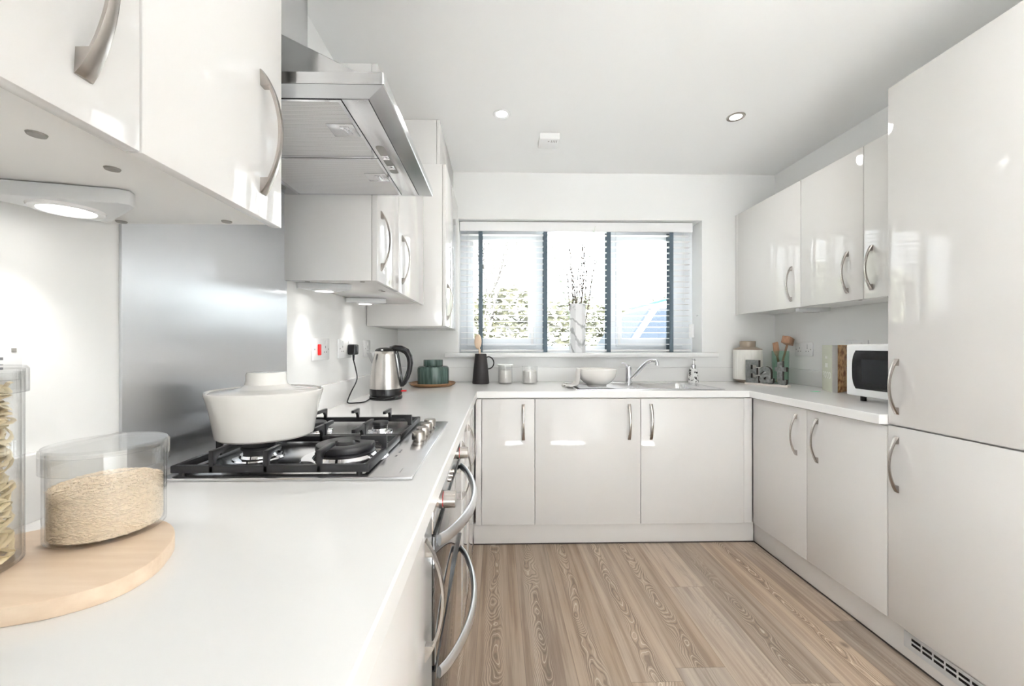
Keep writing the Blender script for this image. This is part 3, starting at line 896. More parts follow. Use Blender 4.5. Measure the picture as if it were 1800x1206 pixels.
def grate(y0, y1):
    x0, x1 = -0.645, -0.256
    z0, z1 = ZH+0.004, ZH+0.019
    w = 0.011
    g = G()
    g.box(x0, x1, y0, y0+w, z0, z1, 0.002).box(x0, x1, y1-w, y1, z0, z1, 0.002)
    g.box(x0, x0+w, y0+0.001, y1-0.001, z0, z1, 0.002).box(x1-w, x1, y0+0.001, y1-0.001, z0, z1, 0.002)
    zt = ZH+0.048
    ln = 0.075
    for k, x in enumerate((-0.566, -0.460, -0.355)):
        L_ = ln if k != 1 else 0.055
        for (ya, s) in ((y0, 1), (y1, -1)):
            # upright and an arm reaching inwards
            pts = [(ya, z0), (ya, zt), (ya+s*L_, zt), (ya+s*L_, zt-0.009), (ya+s*0.022, zt-0.011), (ya+s*0.011, zt-0.022), (ya+s*0.011, z0)]
            g.prism(pts, 'x', x-0.0045, x+0.0045, 0.0012)
    yc = (y0+y1)/2
    for (xa, s) in ((x0, 1), (x1, -1)):
        pts = [(xa, z0), (xa, zt), (xa+s*0.060, zt), (xa+s*0.060, zt-0.009), (xa+s*0.022, zt-0.011), (xa+s*0.012, zt-0.022), (xa+s*0.012, z0)]
        g.prism(pts, 'y', yc-0.0045, yc+0.0045, 0.0012)
    for fx in (x0+0.02, x1-0.02):
        for fy in (y0+0.0055, y1-0.0055):
            g.cyl((fx, fy, ZH), (fx, fy, z0+0.001), 0.006, seg=10)
    return g


grate(0.822, 1.093).build('pan_support', M_IRON, t)
grate(1.099, 1.370).build('pan_support', M_IRON, t)


def burner(x, y, r, wok=False):
    b_ = G().lathe([(r*1.5, 0.0), (r*1.45, 0.003), (r*1.1, 0.004), (r*1.02, 0.010), (r*0.98, 0.010), (0, 0.010)], (x, y, ZH), 40).build('burner', M_CHROME, t)
    if wok:
        G().lathe([(r*0.98, 0.010), (r*1.02, 0.014), (r*0.95, 0.017), (r*1.0, 0.019), (r*1.02, 0.025), (r*0.99, 0.031), (r*0.93, 0.033), (r*0.50, 0.0315), (r*0.48, 0.027), (r*0.34, 0.027), (r*0.32, 0.033), (r*0.27, 0.036), (0, 0.037)], (x, y, ZH), 48).build('burner_cap', M_IRON, b_)
    else:
        G().lathe([(r*0.85, 0.010), (r*0.9, 0.020), (r*1.0, 0.021), (r*1.0, 0.026), (r*0.94, 0.029), (0, 0.030)], (x, y, ZH), 40).build('burner_cap', M_IRON, b_)


burner(-0.350, 0.955, 0.064, True)
burner(-0.548, 0.955, 0.036)
burner(-0.350, 1.236, 0.024)
burner(-0.548, 1.236, 0.036)
for y in (1.086, 1.146, 1.206, 1.266):
    G().lathe([(0.0165, 0.0), (0.0165, 0.004), (0.0135, 0.005), (0.0135, 0.007), (0.0178, 0.009), (0.0178, 0.027), (0.0165, 0.029), (0, 0.029)], (-0.207, y, ZH), 32).build('hob_knob', M_NICKEL, t)
g = G()
for (y, w) in ((0.950, 0.013), (0.985, 0.012), (1.005, 0.006)):
    g.box(-0.236, -0.232, y, y+w, ZH, ZH+0.0003)
g.box(-0.197, -0.196, 0.83, 0.86, ZH, ZH+0.0003)
g.build('printed_marks', M_PRINT, t, smooth=False)

# ------------------------------------------------------------ casserole
PX, PY_, PZ = -0.538, 0.968, ZH+0.0485
t = thing('casserole_pot', (PX, PY_, PZ), 'cream lidded casserole standing on the left front burner', 'pot')
R = 0.121
G().lathe([(0, 0.0), (R*0.80, 0.0), (R*0.835, 0.004), (R*0.87, 0.03), (R*0.92, 0.065), (R*0.975, 0.090), (R*0.998, 0.099), (R, 0.103), (R*0.985, 0.105), (R*0.96, 0.103), (R*0.93, 0.085), (R*0.8, 0.01), (0, 0.008)], (PX, PY_, PZ), 72).build('bowl', M_CERAM, t)
G().lathe([(R*0.95, 0.092), (R*0.958, 0.099), (R*0.90, 0.104), (R*0.55, 0.108), (R*0.44, 0.111), (R*0.365, 0.118), (R*0.345, 0.128), (R*0.345, 0.141), (R*0.325, 0.146), (0, 0.147)], (PX, PY_, PZ), 64).build('lid', M_CERAM, t)

# ------------------------------------------------------------ double oven
t = thing('double_oven', (-0.42, 1.09, 0.12), 'built-in double oven with black glass doors and steel bow handles below the hob', 'oven')
G().box(XL+0.02, PXL-0.004, 0.790, 1.394, 0.12, 0.855).build('body', M_BLACK, t, smooth=False)
PO = -0.122
G().box(PXL-0.015, PO-0.003, 0.803, 1.391, 0.790, 0.853, 0.001).build('control_panel', M_STEEL, t)


def oven_door(z0, z1, hz):
    d = G().box(PO-0.016, PO, 0.803, 1.391, z0, z1, 0.0015).build('oven_door', M_OVENG, t)
    G().box(PO-0.015, PO+0.0015, 0.803, 1.390, z1-0.002, z1+0.0015, 0.0005).build('edge_trim', M_BLACK, d)
    g = G(); pts = []; n = 24
    for i in range(n+1):
        s = i/n
        y = 0.838+s*0.505
        x = PO+0.004+0.056*math.sin(PI*s)**0.75
        pts.append((x, y, hz-0.012*math.sin(PI*s)))
    g.tube(pts, [0.012+0.006*math.sin(PI*i/n) for i in range(n+1)], 14, flat=0.45)
    g.build('handle', M_SATIN, d)


oven_door(0.532, 0.786, 0.762)
oven_door(0.135, 0.522, 0.492)
G().box(PO-0.016, PO-0.002, 0.793, 1.391, 0.122, 0.133).build('base_trim', M_STEEL, t, smooth=False)
for y in (0.90, 1.285):
    k = G(); k.cyl((PO-0.003, y, 0.822), (PO+0.004, y, 0.822), 0.0195, 0.019, 32)
    kk = k.build('control_knob', M_NICKEL, t)
    G().cyl((PO+0.004, y, 0.822), (PO+0.0055, y, 0.822), 0.0165, seg=32).build('red_ring', M_RED, kk)
    G().cyl((PO+0.0055, y, 0.822), (PO+0.031, y, 0.822), 0.0185, 0.0175, 32).build('knob_grip', M_NICKEL, kk)
for i in range(3):
    y = 1.06+i*0.035
    G().cyl((PO-0.003, y, 0.812), (PO+0.004, y, 0.812), 0.006, 0.005, 16).build('clock_button', M_NICKEL, t)

# ------------------------------------------------------------ sink, tap
t = thing('sink', (0.895, 2.60, ZW1), 'stainless steel inset sink with left drainer below the window', 'sink')
zs_ = ZW1+0.0035
b = bmesh.new()
bx0, bx1, by0, by1 = 0.915, 1.255, 2.43, 2.745
inn = rrect(bx0, bx1, by0, by1, 0.055, 8)
out = []
ccx, ccy = (bx0+bx1)/2, (by0+by1)/2
PX0, PX1, PY0, PY1 = 0.457, 1.335, 2.377, 2.812
for (x, y) in inn:
    dx, dy = x-ccx, y-ccy
    k = min([(PX1-ccx)/dx if dx > 1e-6 else 1e9, (PX0-ccx)/dx if dx < -1e-6 else 1e9, (PY1-ccy)/dy if dy > 1e-6 else 1e9, (PY0-ccy)/dy if dy < -1e-6 else 1e9])
    out.append((ccx+dx*k, ccy+dy*k))
# add true corners
loops = list(zip(out, inn))
VI = [b.verts.new((x, y, zs_)) for x, y in inn]
VO = [b.verts.new((x, y, zs_)) for x, y in out]
n = len(inn)
for i in range(n):
    j = (i+1) % n
    o1, o2 = out[i], out[j]
    if abs(o1[0]-o2[0]) > 1e-5 and abs(o1[1]-o2[1]) > 1e-5:
        cx_ = PX1 if max(o1[0], o2[0]) > PX1-1e-4 else PX0
        cy2 = PY1 if max(o1[1], o2[1]) > PY1-1e-4 else PY0
        c = b.verts.new((cx_, cy2, zs_))
        b.faces.new((VI[i], VO[i], c, VO[j], VI[j]))
    else:
        b.faces.new((VI[i], VO[i], VO[j], VI[j]))
prev = VI
for (dz, ins) in ((-0.004, 0.003), (-0.13, 0.012), (-0.15, 0.030)):
    ring = [b.verts.new((x, y, zs_+dz)) for x, y in rrect(bx0+ins, bx1-ins, by0+ins, by1-ins, 0.052, 8)]
    for i in range(n):
        b.faces.new((prev[i], prev[(i+1) % n], ring[(i+1) % n], ring[i]))
    prev = ring
b.faces.new(prev)
bmesh.ops.recalc_face_normals(b, faces=b.faces[:])
for f in b.faces:
    if f.normal.z < -0.5 and f.calc_center_median().z > zs_-0.001:
        bmesh.ops.reverse_faces(b, faces=b.faces[:]); break
g = G(); g.merge(b); g.build('basin', M_STEEL, t)
g = G()
g.box(PX0-0.003, PX1+0.003, PY0-0.003, PY0+0.004, ZW1, zs_+0.0015, 0.0008).box(PX0-0.003, PX1+0.003, PY1-0.004, PY1+0.003, ZW1, zs_+0.0015, 0.0008)
g.box(PX0-0.003, PX0+0.004, PY0+0.003, PY1-0.003, ZW1, zs_+0.0015, 0.0008).box(PX1-0.004, PX1+0.003, PY0+0.003, PY1-0.003, ZW1, zs_+0.0015, 0.0008)
g.build('sink_rim', M_STEEL, t)
g = G()
for i in range(7):
    g.box(0.49, 0.85, 2.44+i*0.042, 2.452+i*0.042, zs_-0.0005, zs_+0.002, 0.001)
g.build('drainer_ribs', M_STEEL, t)

TX, TY = 0.895, 2.775
t = thing('mixer_tap', (TX, TY, zs_), 'chrome swan mixer tap with lever at the back of the sink', 'tap')
G().lathe([(0, 0), (0.027, 0), (0.027, 0.004), (0.021, 0.007), (0.020, 0.085), (0.022, 0.10), (0.020, 0.112), (0.010, 0.118), (0, 0.119)], (TX, TY, zs_), 32).build('tap_body', M_CHROME, t)
sp = [(TX+0.012, TY-0.012, zs_+0.030), (TX+0.035, TY-0.035, zs_+0.062), (TX+0.070, TY-0.07, zs_+0.115), (TX+0.095, TY-0.10, zs_+0.148), (TX+0.115, TY-0.12, zs_+0.158), (TX+0.135, TY-0.14, zs_+0.158), (TX+0.140, TY-0.145, zs_+0.146), (TX+0.140, TY-0.145, zs_+0.128)]
G().tube(sp, [0.011, 0.0125, 0.0125, 0.012, 0.0115, 0.012, 0.0125, 0.0125], 16).build('spout', M_CHROME, t)
G().tube([(TX-0.002, TY, zs_+0.110), (TX-0.015, TY-0.01, zs_+0.122), (TX-0.036, TY-0.025, zs_+0.134), (TX-0.055, TY-0.035, zs_+0.138)], [0.013, 0.012, 0.008, 0.005], 12, flat=1.0).build('lever', M_CHROME, t)

# bowl and cloth on the drainer
BX, BY = 0.625, 2.555
zr = zs_+0.002
tag(G().lathe([(0, 0.0), (0.058, 0.0), (0.060, 0.010), (0.088, 0.028), (0.112, 0.058), (0.121, 0.085), (0.1225, 0.108), (0.119, 0.110), (0.115, 0.085), (0.105, 0.06), (0.08, 0.033), (0.04, 0.018), (0, 0.016)], (BX, BY, zr), 56).build('serving_bowl', M_CERAM), 'wide cream serving bowl standing on the sink drainer', 'bowl')
b = bmesh.new()
nu, nv = 14, 30
path = [(0.085, 0.060), (0.100, 0.095), (0.117, 0.1135), (0.127, 0.1135), (0.132, 0.09), (0.133, 0.055), (0.138, 0.025), (0.155, 0.0085), (0.190, 0.0045), (0.215, 0.004)]
rows = []
for j in range(nv+1):
    q = j/nv*(len(path)-1); i0 = min(int(q), len(path)-2); f = q-i0
    rr = path[i0][0]*(1-f)+path[i0+1][0]*f; zz = path[i0][1]*(1-f)+path[i0+1][1]*f
    row = []
    for i in range(nu+1):
        u = i/nu-0.5
        wgt = min(1, max(0, (q-3)/6))
        a = PI*1.02+u*(0.75+0.15*wgt)
        k = 1+wgt*0.035*math.sin(u*16+q)
        row.append(b.verts.new((BX+rr*k*math.cos(a), BY+rr*k*math.sin(a), zr+zz+wgt*0.0035*(1+math.sin(u*22+q*1.3)))))
    rows.append(row)
for j in range(nv):
    for i in range(nu): b.faces.new((rows[j][i], rows[j][i+1], rows[j+1][i+1], rows[j+1][i]))
g = G(); g.merge(b)
o = tag(g.build('tea_towel', M_LINEN, angle=180), 'cream tea towel draped over the left rim of the serving bowl', 'towel')
md = o.modifiers.new('thick', 'SOLIDIFY'); md.thickness = 0.0022; md.offset = 1

# soap dispenser
SX, SY = 1.385, 2.865
t = thing('soap_dispenser', (SX, SY, ZW1), 'patterned glass soap dispenser with chrome pump beside the sink', 'soap dispenser')
G().lathe([(0, 0), (0.033, 0), (0.035, 0.004), (0.033, 0.05), (0.028, 0.085), (0.019, 0.100), (0.015, 0.104), (0, 0.104)], (SX, SY, ZW1), 32).build('bottle', M_SOAP, t)
G().lathe([(0.017, 0.102), (0.018, 0.122), (0.008, 0.126), (0.005, 0.128), (0.005, 0.155), (0.009, 0.157), (0.009, 0.165), (0, 0.166)], (SX, SY, ZW1), 24).tube([(SX, SY, ZW1+0.160), (SX-0.005, SY-0.035, ZW1+0.160), (SX-0.006, SY-0.042, ZW1+0.152)], 0.004, 10).build('pump', M_CHROME, t)

# ------------------------------------------------------------ blind and vase
BY0, BY1 = 3.004, 3.054
t = thing('venetian_blind', (0.578, 3.03, 1.103), 'white venetian blind with slate blue tapes across the window', 'blind')
bx0_, bx1_ = WX0+0.012, 1.437
G().box(bx0_-0.006, bx1_+0.004, BY0-0.016, BY0-0.004, 1.990, 2.058, 0.002).build('pelmet', M_SLAT, t)
G().box(bx0_, bx1_, BY0, BY1, 2.005, 2.055, 0.001).build('headrail', M_SLAT, t)
g = G()
zz = 1.164
slz = []
while zz < 2.0:
    slz.append(zz); zz += 0.0425
for z in slz:
    b = bmesh.new(); rows = []
    for k in range(5):
        yy = -0.025+0.0125*k
        c = 0.0022*(1-(yy/0.025)**2)
        rows.append([b.verts.new((x, 3.029+yy, z+c+yy*0.02)) for x in (bx0_, bx1_)])
    lo = [[b.verts.new((v.co.x, v.co.y, v.co.z-0.0026)) for v in r] for r in rows]
    for k in range(4):
        b.faces.new((rows[k][0], rows[k][1], rows[k+1][1], rows[k+1][0])); b.faces.new((lo[k][0], lo[k+1][0], lo[k+1][1], lo[k][1]))
    b.faces.new((rows[0][0], lo[0][0], lo[0][1], rows[0][1])); b.faces.new((rows[4][0], rows[4][1], lo[4][1], lo[4][0]))
    g.merge(b)
g.build('slats', M_SLAT, t)
G().box(bx0_, bx1_, BY0+0.001, BY1-0.001, 1.108, 1.124, 0.004).build('bottom_rail', M_SLAT, t)
for x in (-0.122, 0.354, 0.822, 1.288):
    g = G().box(x-0.015, x+0.015, BY0-0.0035, BY0-0.0020, 1.106, 1.995).box(x-0.015, x+0.015, BY1+0.0020, BY1+0.0035, 1.106, 1.995)
    g.box(x-0.015, x+0.015, BY0-0.0030, BY1+0.0030, 1.1050, 1.1072)
    g.build('ladder_tape', M_TAPE, t, smooth=False)
for x, zb in ((-0.205, 1.62), (1.385, 1.49), (1.372, 1.50)):
    G().cyl((x, BY0-0.006, zb), (x, BY0-0.006, 1.992), 0.0010, seg=6).lathe([(0, 0.018), (0.003, 0.016), (0.005, 0.0), (0, -0.001)], (x, BY0-0.006, zb-0.014), 10).build('pull_cord', M_SLAT, t)
tag(G().box(1.452, 1.490, 3.070, 3.074, 1.215, 1.315, 0.0015).build('safety_tag', M_WHITEP), 'small white warning tag in the right window reveal', 'tag')
tag(G().lathe([(0, 0), (0.006, 0), (0.007, 0.006), (0.004, 0.010), (0, 0.010)], (1.4800, 3.00, 1.370), 12).build('cord_cleat', M_WHITEP), 'tiny cord cleat on the right window reveal', 'cleat')

VX, VY = 0.578, 2.943
t = thing('marble_vase', (VX, VY, 1.103), 'tall faceted marble vase of twigs on the window sill', 'vase')
oc = []
for k in range(8):
    a = PI/8+k*PI/4
    oc.append((VX+0.0595*math.cos(a), VY+0.0595*math.sin(a)))
b = bmesh.new()
lev = [(0, 0.94), (0.006, 1.0), (0.343, 1.0), (0.349, 0.97), (0.349, 0.80), (0.02, 0.80)]
rg = []
for z, k in lev: rg.append([b.verts.new((VX+(x-VX)*k, VY+(y-VY)*k, 1.103+z)) for x, y in oc])
for A, B in zip(rg, rg[1:]):
    for k in range(8): b.faces.new((A[k], A[(k+1) % 8], B[(k+1) % 8], B[k]))
b.faces.new(rg[0][::-1]); b.faces.new(rg[-1])
g = G(); g.merge(b); g.build('vessel', M_MARBLE, t, angle=20)


def twig(dx, h, seed, bud=True):
    rnd = random.Random(seed)
    g = G(); pts = []
    x0 = VX+dx*0.18
    for i in range(7):
        s = i/6
        pts.append((x0+dx*s*0.8+0.010*math.sin(seed+s*5)*s, VY+rnd.uniform(-.004, .004)+(seed % 3-1)*0.012, 1.14+(h-0.04)*s))
    g.tube(pts, [0.0036*(1-0.6*i/6) for i in range(7)], 5)
    if bud:
        for k in range(int(h*34)):
            s = rnd.uniform(0.3, 1.0); i0 = min(int(s*6), 5); f = s*6-i0
            p = Vector(pts[i0]).lerp(Vector(pts[i0+1]), f)
            sd = rnd.choice((-1, 1))
            g.ball(p+Vector((sd*0.0035, 0, 0)), 0.0060, 0.5, 0.5, 1.2, 6)
    return g


for i, (dx, h) in enumerate(((-0.09, 0.62), (-0.062, 0.74), (-0.052, 0.82), (-0.030, 0.66), (-0.012, 0.60), (0.008, 0.70), (0.030, 0.86), (0.042, 0.78), (0.060, 0.84), (0.075, 0.64), (0.14, 0.72), (0.052, 0.58))):
    twig(dx, h*0.93, i+3).build('twig', M_TWIG, t)
for j, (dx, h) in enumerate(((-0.185, 0.86), (-0.165, 0.80), (-0.11, 0.76), (0.115, 0.92), (0.16, 0.80))):
    rnd = random.Random(50+j); g = G(); pts = []
    for i in range(9):
        s = i/8
        pts.append((VX+dx*0.15+dx*s**1.3, VY+0.01, 1.16+(h-0.06)*s))
    g.tube(pts, [0.0016*(1-0.6*i/8) for i in range(9)], 5)
    for k in range(46):
        s = rnd.uniform(0.25, 1.0); i0 = min(int(s*8), 7); p = Vector(pts[i0]).lerp(Vector(pts[i0+1]), s*8-i0)
        d = Vector((rnd.choice((-1, 1))*rnd.uniform(.5, 1), rnd.uniform(-.3, .3), rnd.uniform(.3, .9))).normalized()*0.020
        w = Vector((0.0020, 0, 0.0012))
        g.bm.faces.new([g.bm.verts.new(p-w), g.bm.verts.new(p+w), g.bm.verts.new(p+d)])
    g.build('grass_plume', M_FERN, t)

# ------------------------------------------------------------ things on the back worktop, left to right
KX, KY = -0.545, 2.02
t = thing('kettle', (KX, KY, ZW1), 'brushed steel electric kettle with black handle and cord', 'kettle')
G().lathe([(0, 0), (0.076, 0), (0.0785, 0.004), (0.078, 0.014), (0.074, 0.018), (0, 0.018)], (KX, KY, ZW1), 48).build('power_base', M_BLACK, t)
G().lathe([(0.0, 0.0185), (0.074, 0.0185), (0.0765, 0.022), (0.0765, 0.050), (0.0755, 0.052), (0, 0.052)], (KX, KY, ZW1), 48).build('lower_collar', M_BLACK, t)
G().lathe([(0.0755, 0.0525), (0.0755, 0.060), (0.074, 0.09), (0.070, 0.13), (0.064, 0.175), (0.056, 0.215), (0.052, 0.232), (0.050, 0.234), (0, 0.234)], (KX, KY, ZW1), 64).build('jug_body', mat('kettle_steel', (0.66, 0.63, 0.60), 0.24, 1.0, bump=0.02, bscale=60, bstretch=(1, 1, 20)), t)
b = bmesh.new()
top = [(KX-0.045, KY-0.026), (KX-0.094, KY-0.004), (KX-0.094, KY+0.004), (KX-0.045, KY+0.026)]
bot = [(KX-0.058, KY-0.018), (KX-0.066, KY-0.002), (KX-0.066, KY+0.002), (KX-0.058, KY+0.018)]
T = [b.verts.new((x, y, ZW1+0.226)) for x, y in top]; Bt = [b.verts.new((x, y, ZW1+0.168)) for x, y in bot]
b.faces.new(T); b.faces.new(Bt[::-1])
for i in range(4): b.faces.new((T[i], Bt[i], Bt[(i+1) % 4], T[(i+1) % 4]))
bmesh.ops.recalc_face_normals(b, faces=b.faces[:])
g = G(); g.merge(b); g.build('spout', M_STEEL, t, angle=60)
G().lathe([(0.051, 0.233), (0.052, 0.237), (0.046, 0.244), (0.030, 0.250), (0, 0.252)], (KX, KY, ZW1), 48).build('lid', M_BLACK, t)
hp = [(0.020, 0.247), (0.045, 0.249), (0.075, 0.245), (0.100, 0.232), (0.114, 0.208), (0.118, 0.175), (0.114, 0.140), (0.104, 0.108), (0.090, 0.078), (0.079, 0.062)]
G().tube([(KX+a, KY, ZW1+z) for a, z in hp], [0.010, 0.014, 0.016, 0.0165, 0.015, 0.014, 0.013, 0.0125, 0.011, 0.006], 16, flat=1.0).build('handle', M_BLACK, t)
G().tube([(KX+0.052, KY, ZW1+0.232), (KX+0.062, KY, ZW1+0.195), (KX+0.070, KY, ZW1+0.15), (KX+0.0775, KY, ZW1+0.09), (KX+0.080, KY, ZW1+0.06)], [0.008, 0.006, 0.005, 0.005, 0.006], 10).build('handle_spine', M_BLACK, t)
G().box(KX+0.075, KX+0.100, KY-0.010, KY+0.010, ZW1+0.036, ZW1+0.043, 0.002).build('switch', M_RED, t)
PLY, PLZ = 1.955, 1.138
G().box(XL+0.0105, XL+0.050, PLY-0.024, PLY+0.024, PLZ-0.026, PLZ+0.024, 0.008, 3).build('plug', M_BLACK, t)
cp = [(XL+0.032, PLY, PLZ-0.024), (XL+0.032, PLY, PLZ-0.050), (XL+0.045, PLY-0.01, PLZ-0.09), (XL+0.055, PLY-0.02, PLZ-0.14), (XL+0.040, PLY-0.045, PLZ-0.19), (XL+0.035, PLY-0.075, PLZ-0.222), (XL+0.045, PLY-0.11, PLZ-0.237), (XL+0.075, PLY-0.10, ZW1+0.0035), (XL+0.105, PLY-0.06, ZW1+0.0032), (KX-0.068, KY-0.02, ZW1+0.006)]
# smooth the cord
def smooth_path(P, n=6):
    P = [Vector(p) for p in P]; out = []
    for i in range(len(P)-1):
        p0 = P[max(i-1, 0)]; p1 = P[i]; p2 = P[i+1]; p3 = P[min(i+2, len(P)-1)]
        for k in range(n):
            s = k/n
            out.append(0.5*((2*p1)+(-p0+p2)*s+(2*p0-5*p1+4*p2-p3)*s*s+(-p0+3*p1-3*p2+p3)*s**3))
    out.append(P[-1]); return out
G().tube(smooth_path(cp), 0.0030, 8).tube([cp[0], (cp[0][0], cp[0][1], cp[0][2]-0.028)], [0.006, 0.004], 10).build('cord', M_BLACK, t)

TRX, TRY = -0.418, 2.655
tag(G().lathe([(0, 0.0), (0.120, 0.0), (0.142, 0.010), (0.150, 0.021), (0.147, 0.023), (0.136, 0.013), (0.118, 0.008), (0, 0.008)], (TRX, TRY, ZW1), 56).build('round_tray', M_TRAY), 'round brown wooden tray under the green jar', 'tray')
t = thing('ginger_jar', (TRX+0.005, TRY, ZW1+0.0082), 'squat dark green glazed jar with lid on a wooden tray', 'jar')
G().lathe([(0, 0), (0.094, 0), (0.099, 0.004), (0.1015, 0.02), (0.1015, 0.100), (0.098, 0.113), (0.090, 0.119), (0.062, 0.122), (0.060, 0.120), (0.06, 0.11), (0, 0.11)], (TRX+0.005, TRY, ZW1+0.0082), 64).build('vessel', M_TEAL, t)
G().lathe([(0.0615, 0.1225), (0.0625, 0.126), (0.0625, 0.157), (0.060, 0.161), (0.0, 0.162)], (TRX+0.005, TRY, ZW1+0.0082), 48).build('lid', M_TEAL, t)

JX, JY = -0.112, 2.800
t = thing('utensil_jug', (JX, JY, ZW1), 'tapered matt black jug with loop handle holding a wooden spoon', 'jug')
G().lathe([(0, 0), (0.055, 0), (0.0575, 0.003), (0.0575, 0.010), (0.050, 0.10), (0.0385, 0.200), (0.0375, 0.204), (0.0355, 0.203), (0.0355, 0.198), (0.047, 0.10), (0.052, 0.012), (0, 0.010)], (JX, JY, ZW1), 48).build('vessel', M_BLACKM, t)
hp = [(0.038, 0.178), (0.055, 0.183), (0.076, 0.172), (0.088, 0.150), (0.086, 0.125), (0.070, 0.106), (0.050, 0.100)]
G().tube(smooth_path([(JX+a, JY-0.004, ZW1+z) for a, z in hp], 4), 0.0042, 10).build('handle', M_BLACKM, t)


def spoon(x, y, z0, z1, lean, label, head=(0.022, 0.05)):
    g = G()
    g.tube([(x, y, z0), (x-lean*0.7, y, z0+(z1-z0)*0.72)], [0.005, 0.006], 10)
    g.ball((x-lean, y, z1-head[1]*0.9), 1.0, head[0], 0.006, head[1], 20)
    return tag(g.build('wooden_spoon', M_SPOON, origin=(x, y, z0)), label, 'spoon', None)


spoon(-0.105, 2.795, ZW1+0.015, 1.228, 0.026, 'pale wooden spoon standing in the black jug', (0.0245, 0.052))
g = G().tube([(-0.125, 2.80, ZW1+0.014), (-0.118, 2.812, 1.13)], [0.005, 0.006], 10)
tag(g.build('wooden_spoon', M_SPOON, origin=(-0.12, 2.8, ZW1)), 'shorter wooden spoon handle behind the other in the black jug', 'spoon')

for (x, r, h, lab, lid) in ((0.055, 0.049, 0.125, 'ribbed clear glass tumbler with pale lid, next to the black jug', True), (0.222, 0.054, 0.118, 'wider clear textured glass tumbler, left of the sink', False)):
    t = thing('glass_tumbler', (x, 2.80, ZW1), lab, 'tumbler')
    prof = [(0, 0.001), (r-0.002, 0.001), (r, 0.004)]
    for i in range(13): prof.append((r+(0.0012 if i % 2 else 0), 0.008+i*(h-0.012)/12))
    prof += [(r, h), (r-0.003, h), (r-0.0035, 0.008), (0, 0.007)]
    G().lathe(prof, (x, 2.80, ZW1), 40).build('glass', M_GLASSJ, t)
    G().lathe([(0, 0.0085), (r-0.0045, 0.0085), (r*0.86, h*0.72), (r*0.7, h*0.76), (0, h*0.74)], (x, 2.80, ZW1), 32).build('wax', mat('pale_wax', (0.78, 0.76, 0.73), 0.5), t)
    if lid:
        G().lathe([(0, h+0.0005), (r+0.005, h+0.0005), (r+0.006, h+0.004), (r+0.004, h+0.008), (0, h+0.008)], (x, 2.80, ZW1), 40).build('lid', M_WHITEP, t)

# ------------------------------------------------------------ right corner group
CX, CY = 1.755, 2.832
t = thing('storage_canister', (CX, CY, ZW1), 'tall ribbed cream canister with taupe lid in the right corner', 'canister')
G().lathe([(0, 0), (0.055, 0), (0.060, 0.004), (0.062, 0.010), (0.088, 0.020), (0.090, 0.024)], (CX, CY, ZW1), 48).build('foot', M_TAUPE, t)
prof = [(0.0885, 0.024), (0.0905, 0.03), (0.0895, 0.222), (0.0875, 0.230), (0.07, 0.231)]
bm_g = G(); bm_g.lathe(prof, (CX, CY, ZW1), 120)
for v in bm_g.bm.verts:
    a = math.atan2(v.co.y-CY, v.co.x-CX); k = 1+0.010*math.cos(a*30)
    v.co.x = CX+(v.co.x-CX)*k; v.co.y = CY+(v.co.y-CY)*k
bm_g.build('vessel', M_CREAMB, t, angle=50)
G().lathe([(0.0895, 0.2305), (0.088, 0.235), (0.060, 0.246), (0.050, 0.250), (0.048, 0.254), (0.050, 0.287), (0.047, 0.290), (0, 0.290)], (CX, CY, ZW1), 48).build('lid', M_TAUPE, t)

# EAT letters on a board, running back-left to front-right
p0 = Vector((1.685, 2.735)); p1 = Vector((1.807, 2.496))
dvec = (p1-p0).normalized(); ang = math.atan2(dvec.y, dvec.x); Ls = (p1-p0).length
base_m = Matrix.Translation((p0.x, p0.y, ZW1)) @ Matrix.Rotation(ang, 4, 'Z')
t = thing('letter_sign', (p0.x, p0.y, ZW1), 'grey metal letter sign reading Eat on a wooden base in the right corner', 'sign')
g = G(); g.box(0, Ls, -0.020, 0.020, 0, 0.012, 0.001); q = G(); q.add(g, base_m); q.build('base_board', mat('pale_plank', (0.66, 0.60, 0.56), 0.6), t)
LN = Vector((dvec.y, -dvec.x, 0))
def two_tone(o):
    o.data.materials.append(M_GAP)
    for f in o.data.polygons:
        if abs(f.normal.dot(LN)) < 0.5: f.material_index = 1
E_ = [(0, 0), (0.086, 0), (0.086, 0.046), (0.074, 0.046), (0.068, 0.032), (0.036, 0.032), (0.036, 0.062), (0.058, 0.062), (0.064, 0.054), (0.074, 0.054), (0.074, 0.098), (0.064, 0.098), (0.058, 0.090), (0.036, 0.090), (0.036, 0.118), (0.070, 0.118), (0.076, 0.106), (0.088, 0.106), (0.088, 0.150), (0, 0.150)]
g = G(); g.prism([(0.002+x*0.98, 0.0125+z) for x, z in E_], 'y', -0.011, 0.011)
q = G(); q.add(g, base_m); two_tone(q.build('letter_e', M_EAT, t, smooth=False))
def letter(ch, x0, x1, h, name, bold):
    g = text_bm(ch, 0.2, 0.022, Matrix.Rotation(PI/2, 4, 'X'), bold=bold)
    xs_ = [v.co.x for v in g.bm.verts]; zs2 = [v.co.z for v in g.bm.verts]
    m = Matrix.Translation((x0, 0, 0.0125)) @ Matrix.Diagonal(((x1-x0)/(max(xs_)-min(xs_)), 1, h/(max(zs2)-min(zs2)), 1)) @ Matrix.Translation((-min(xs_), 0, -min(zs2)))
    q = G(); q.add(g, base_m @ m); two_tone(q.build(name, M_EAT, t, smooth=False))
letter('a', 0.092, 0.178, 0.112, 'letter_a', 0.006)
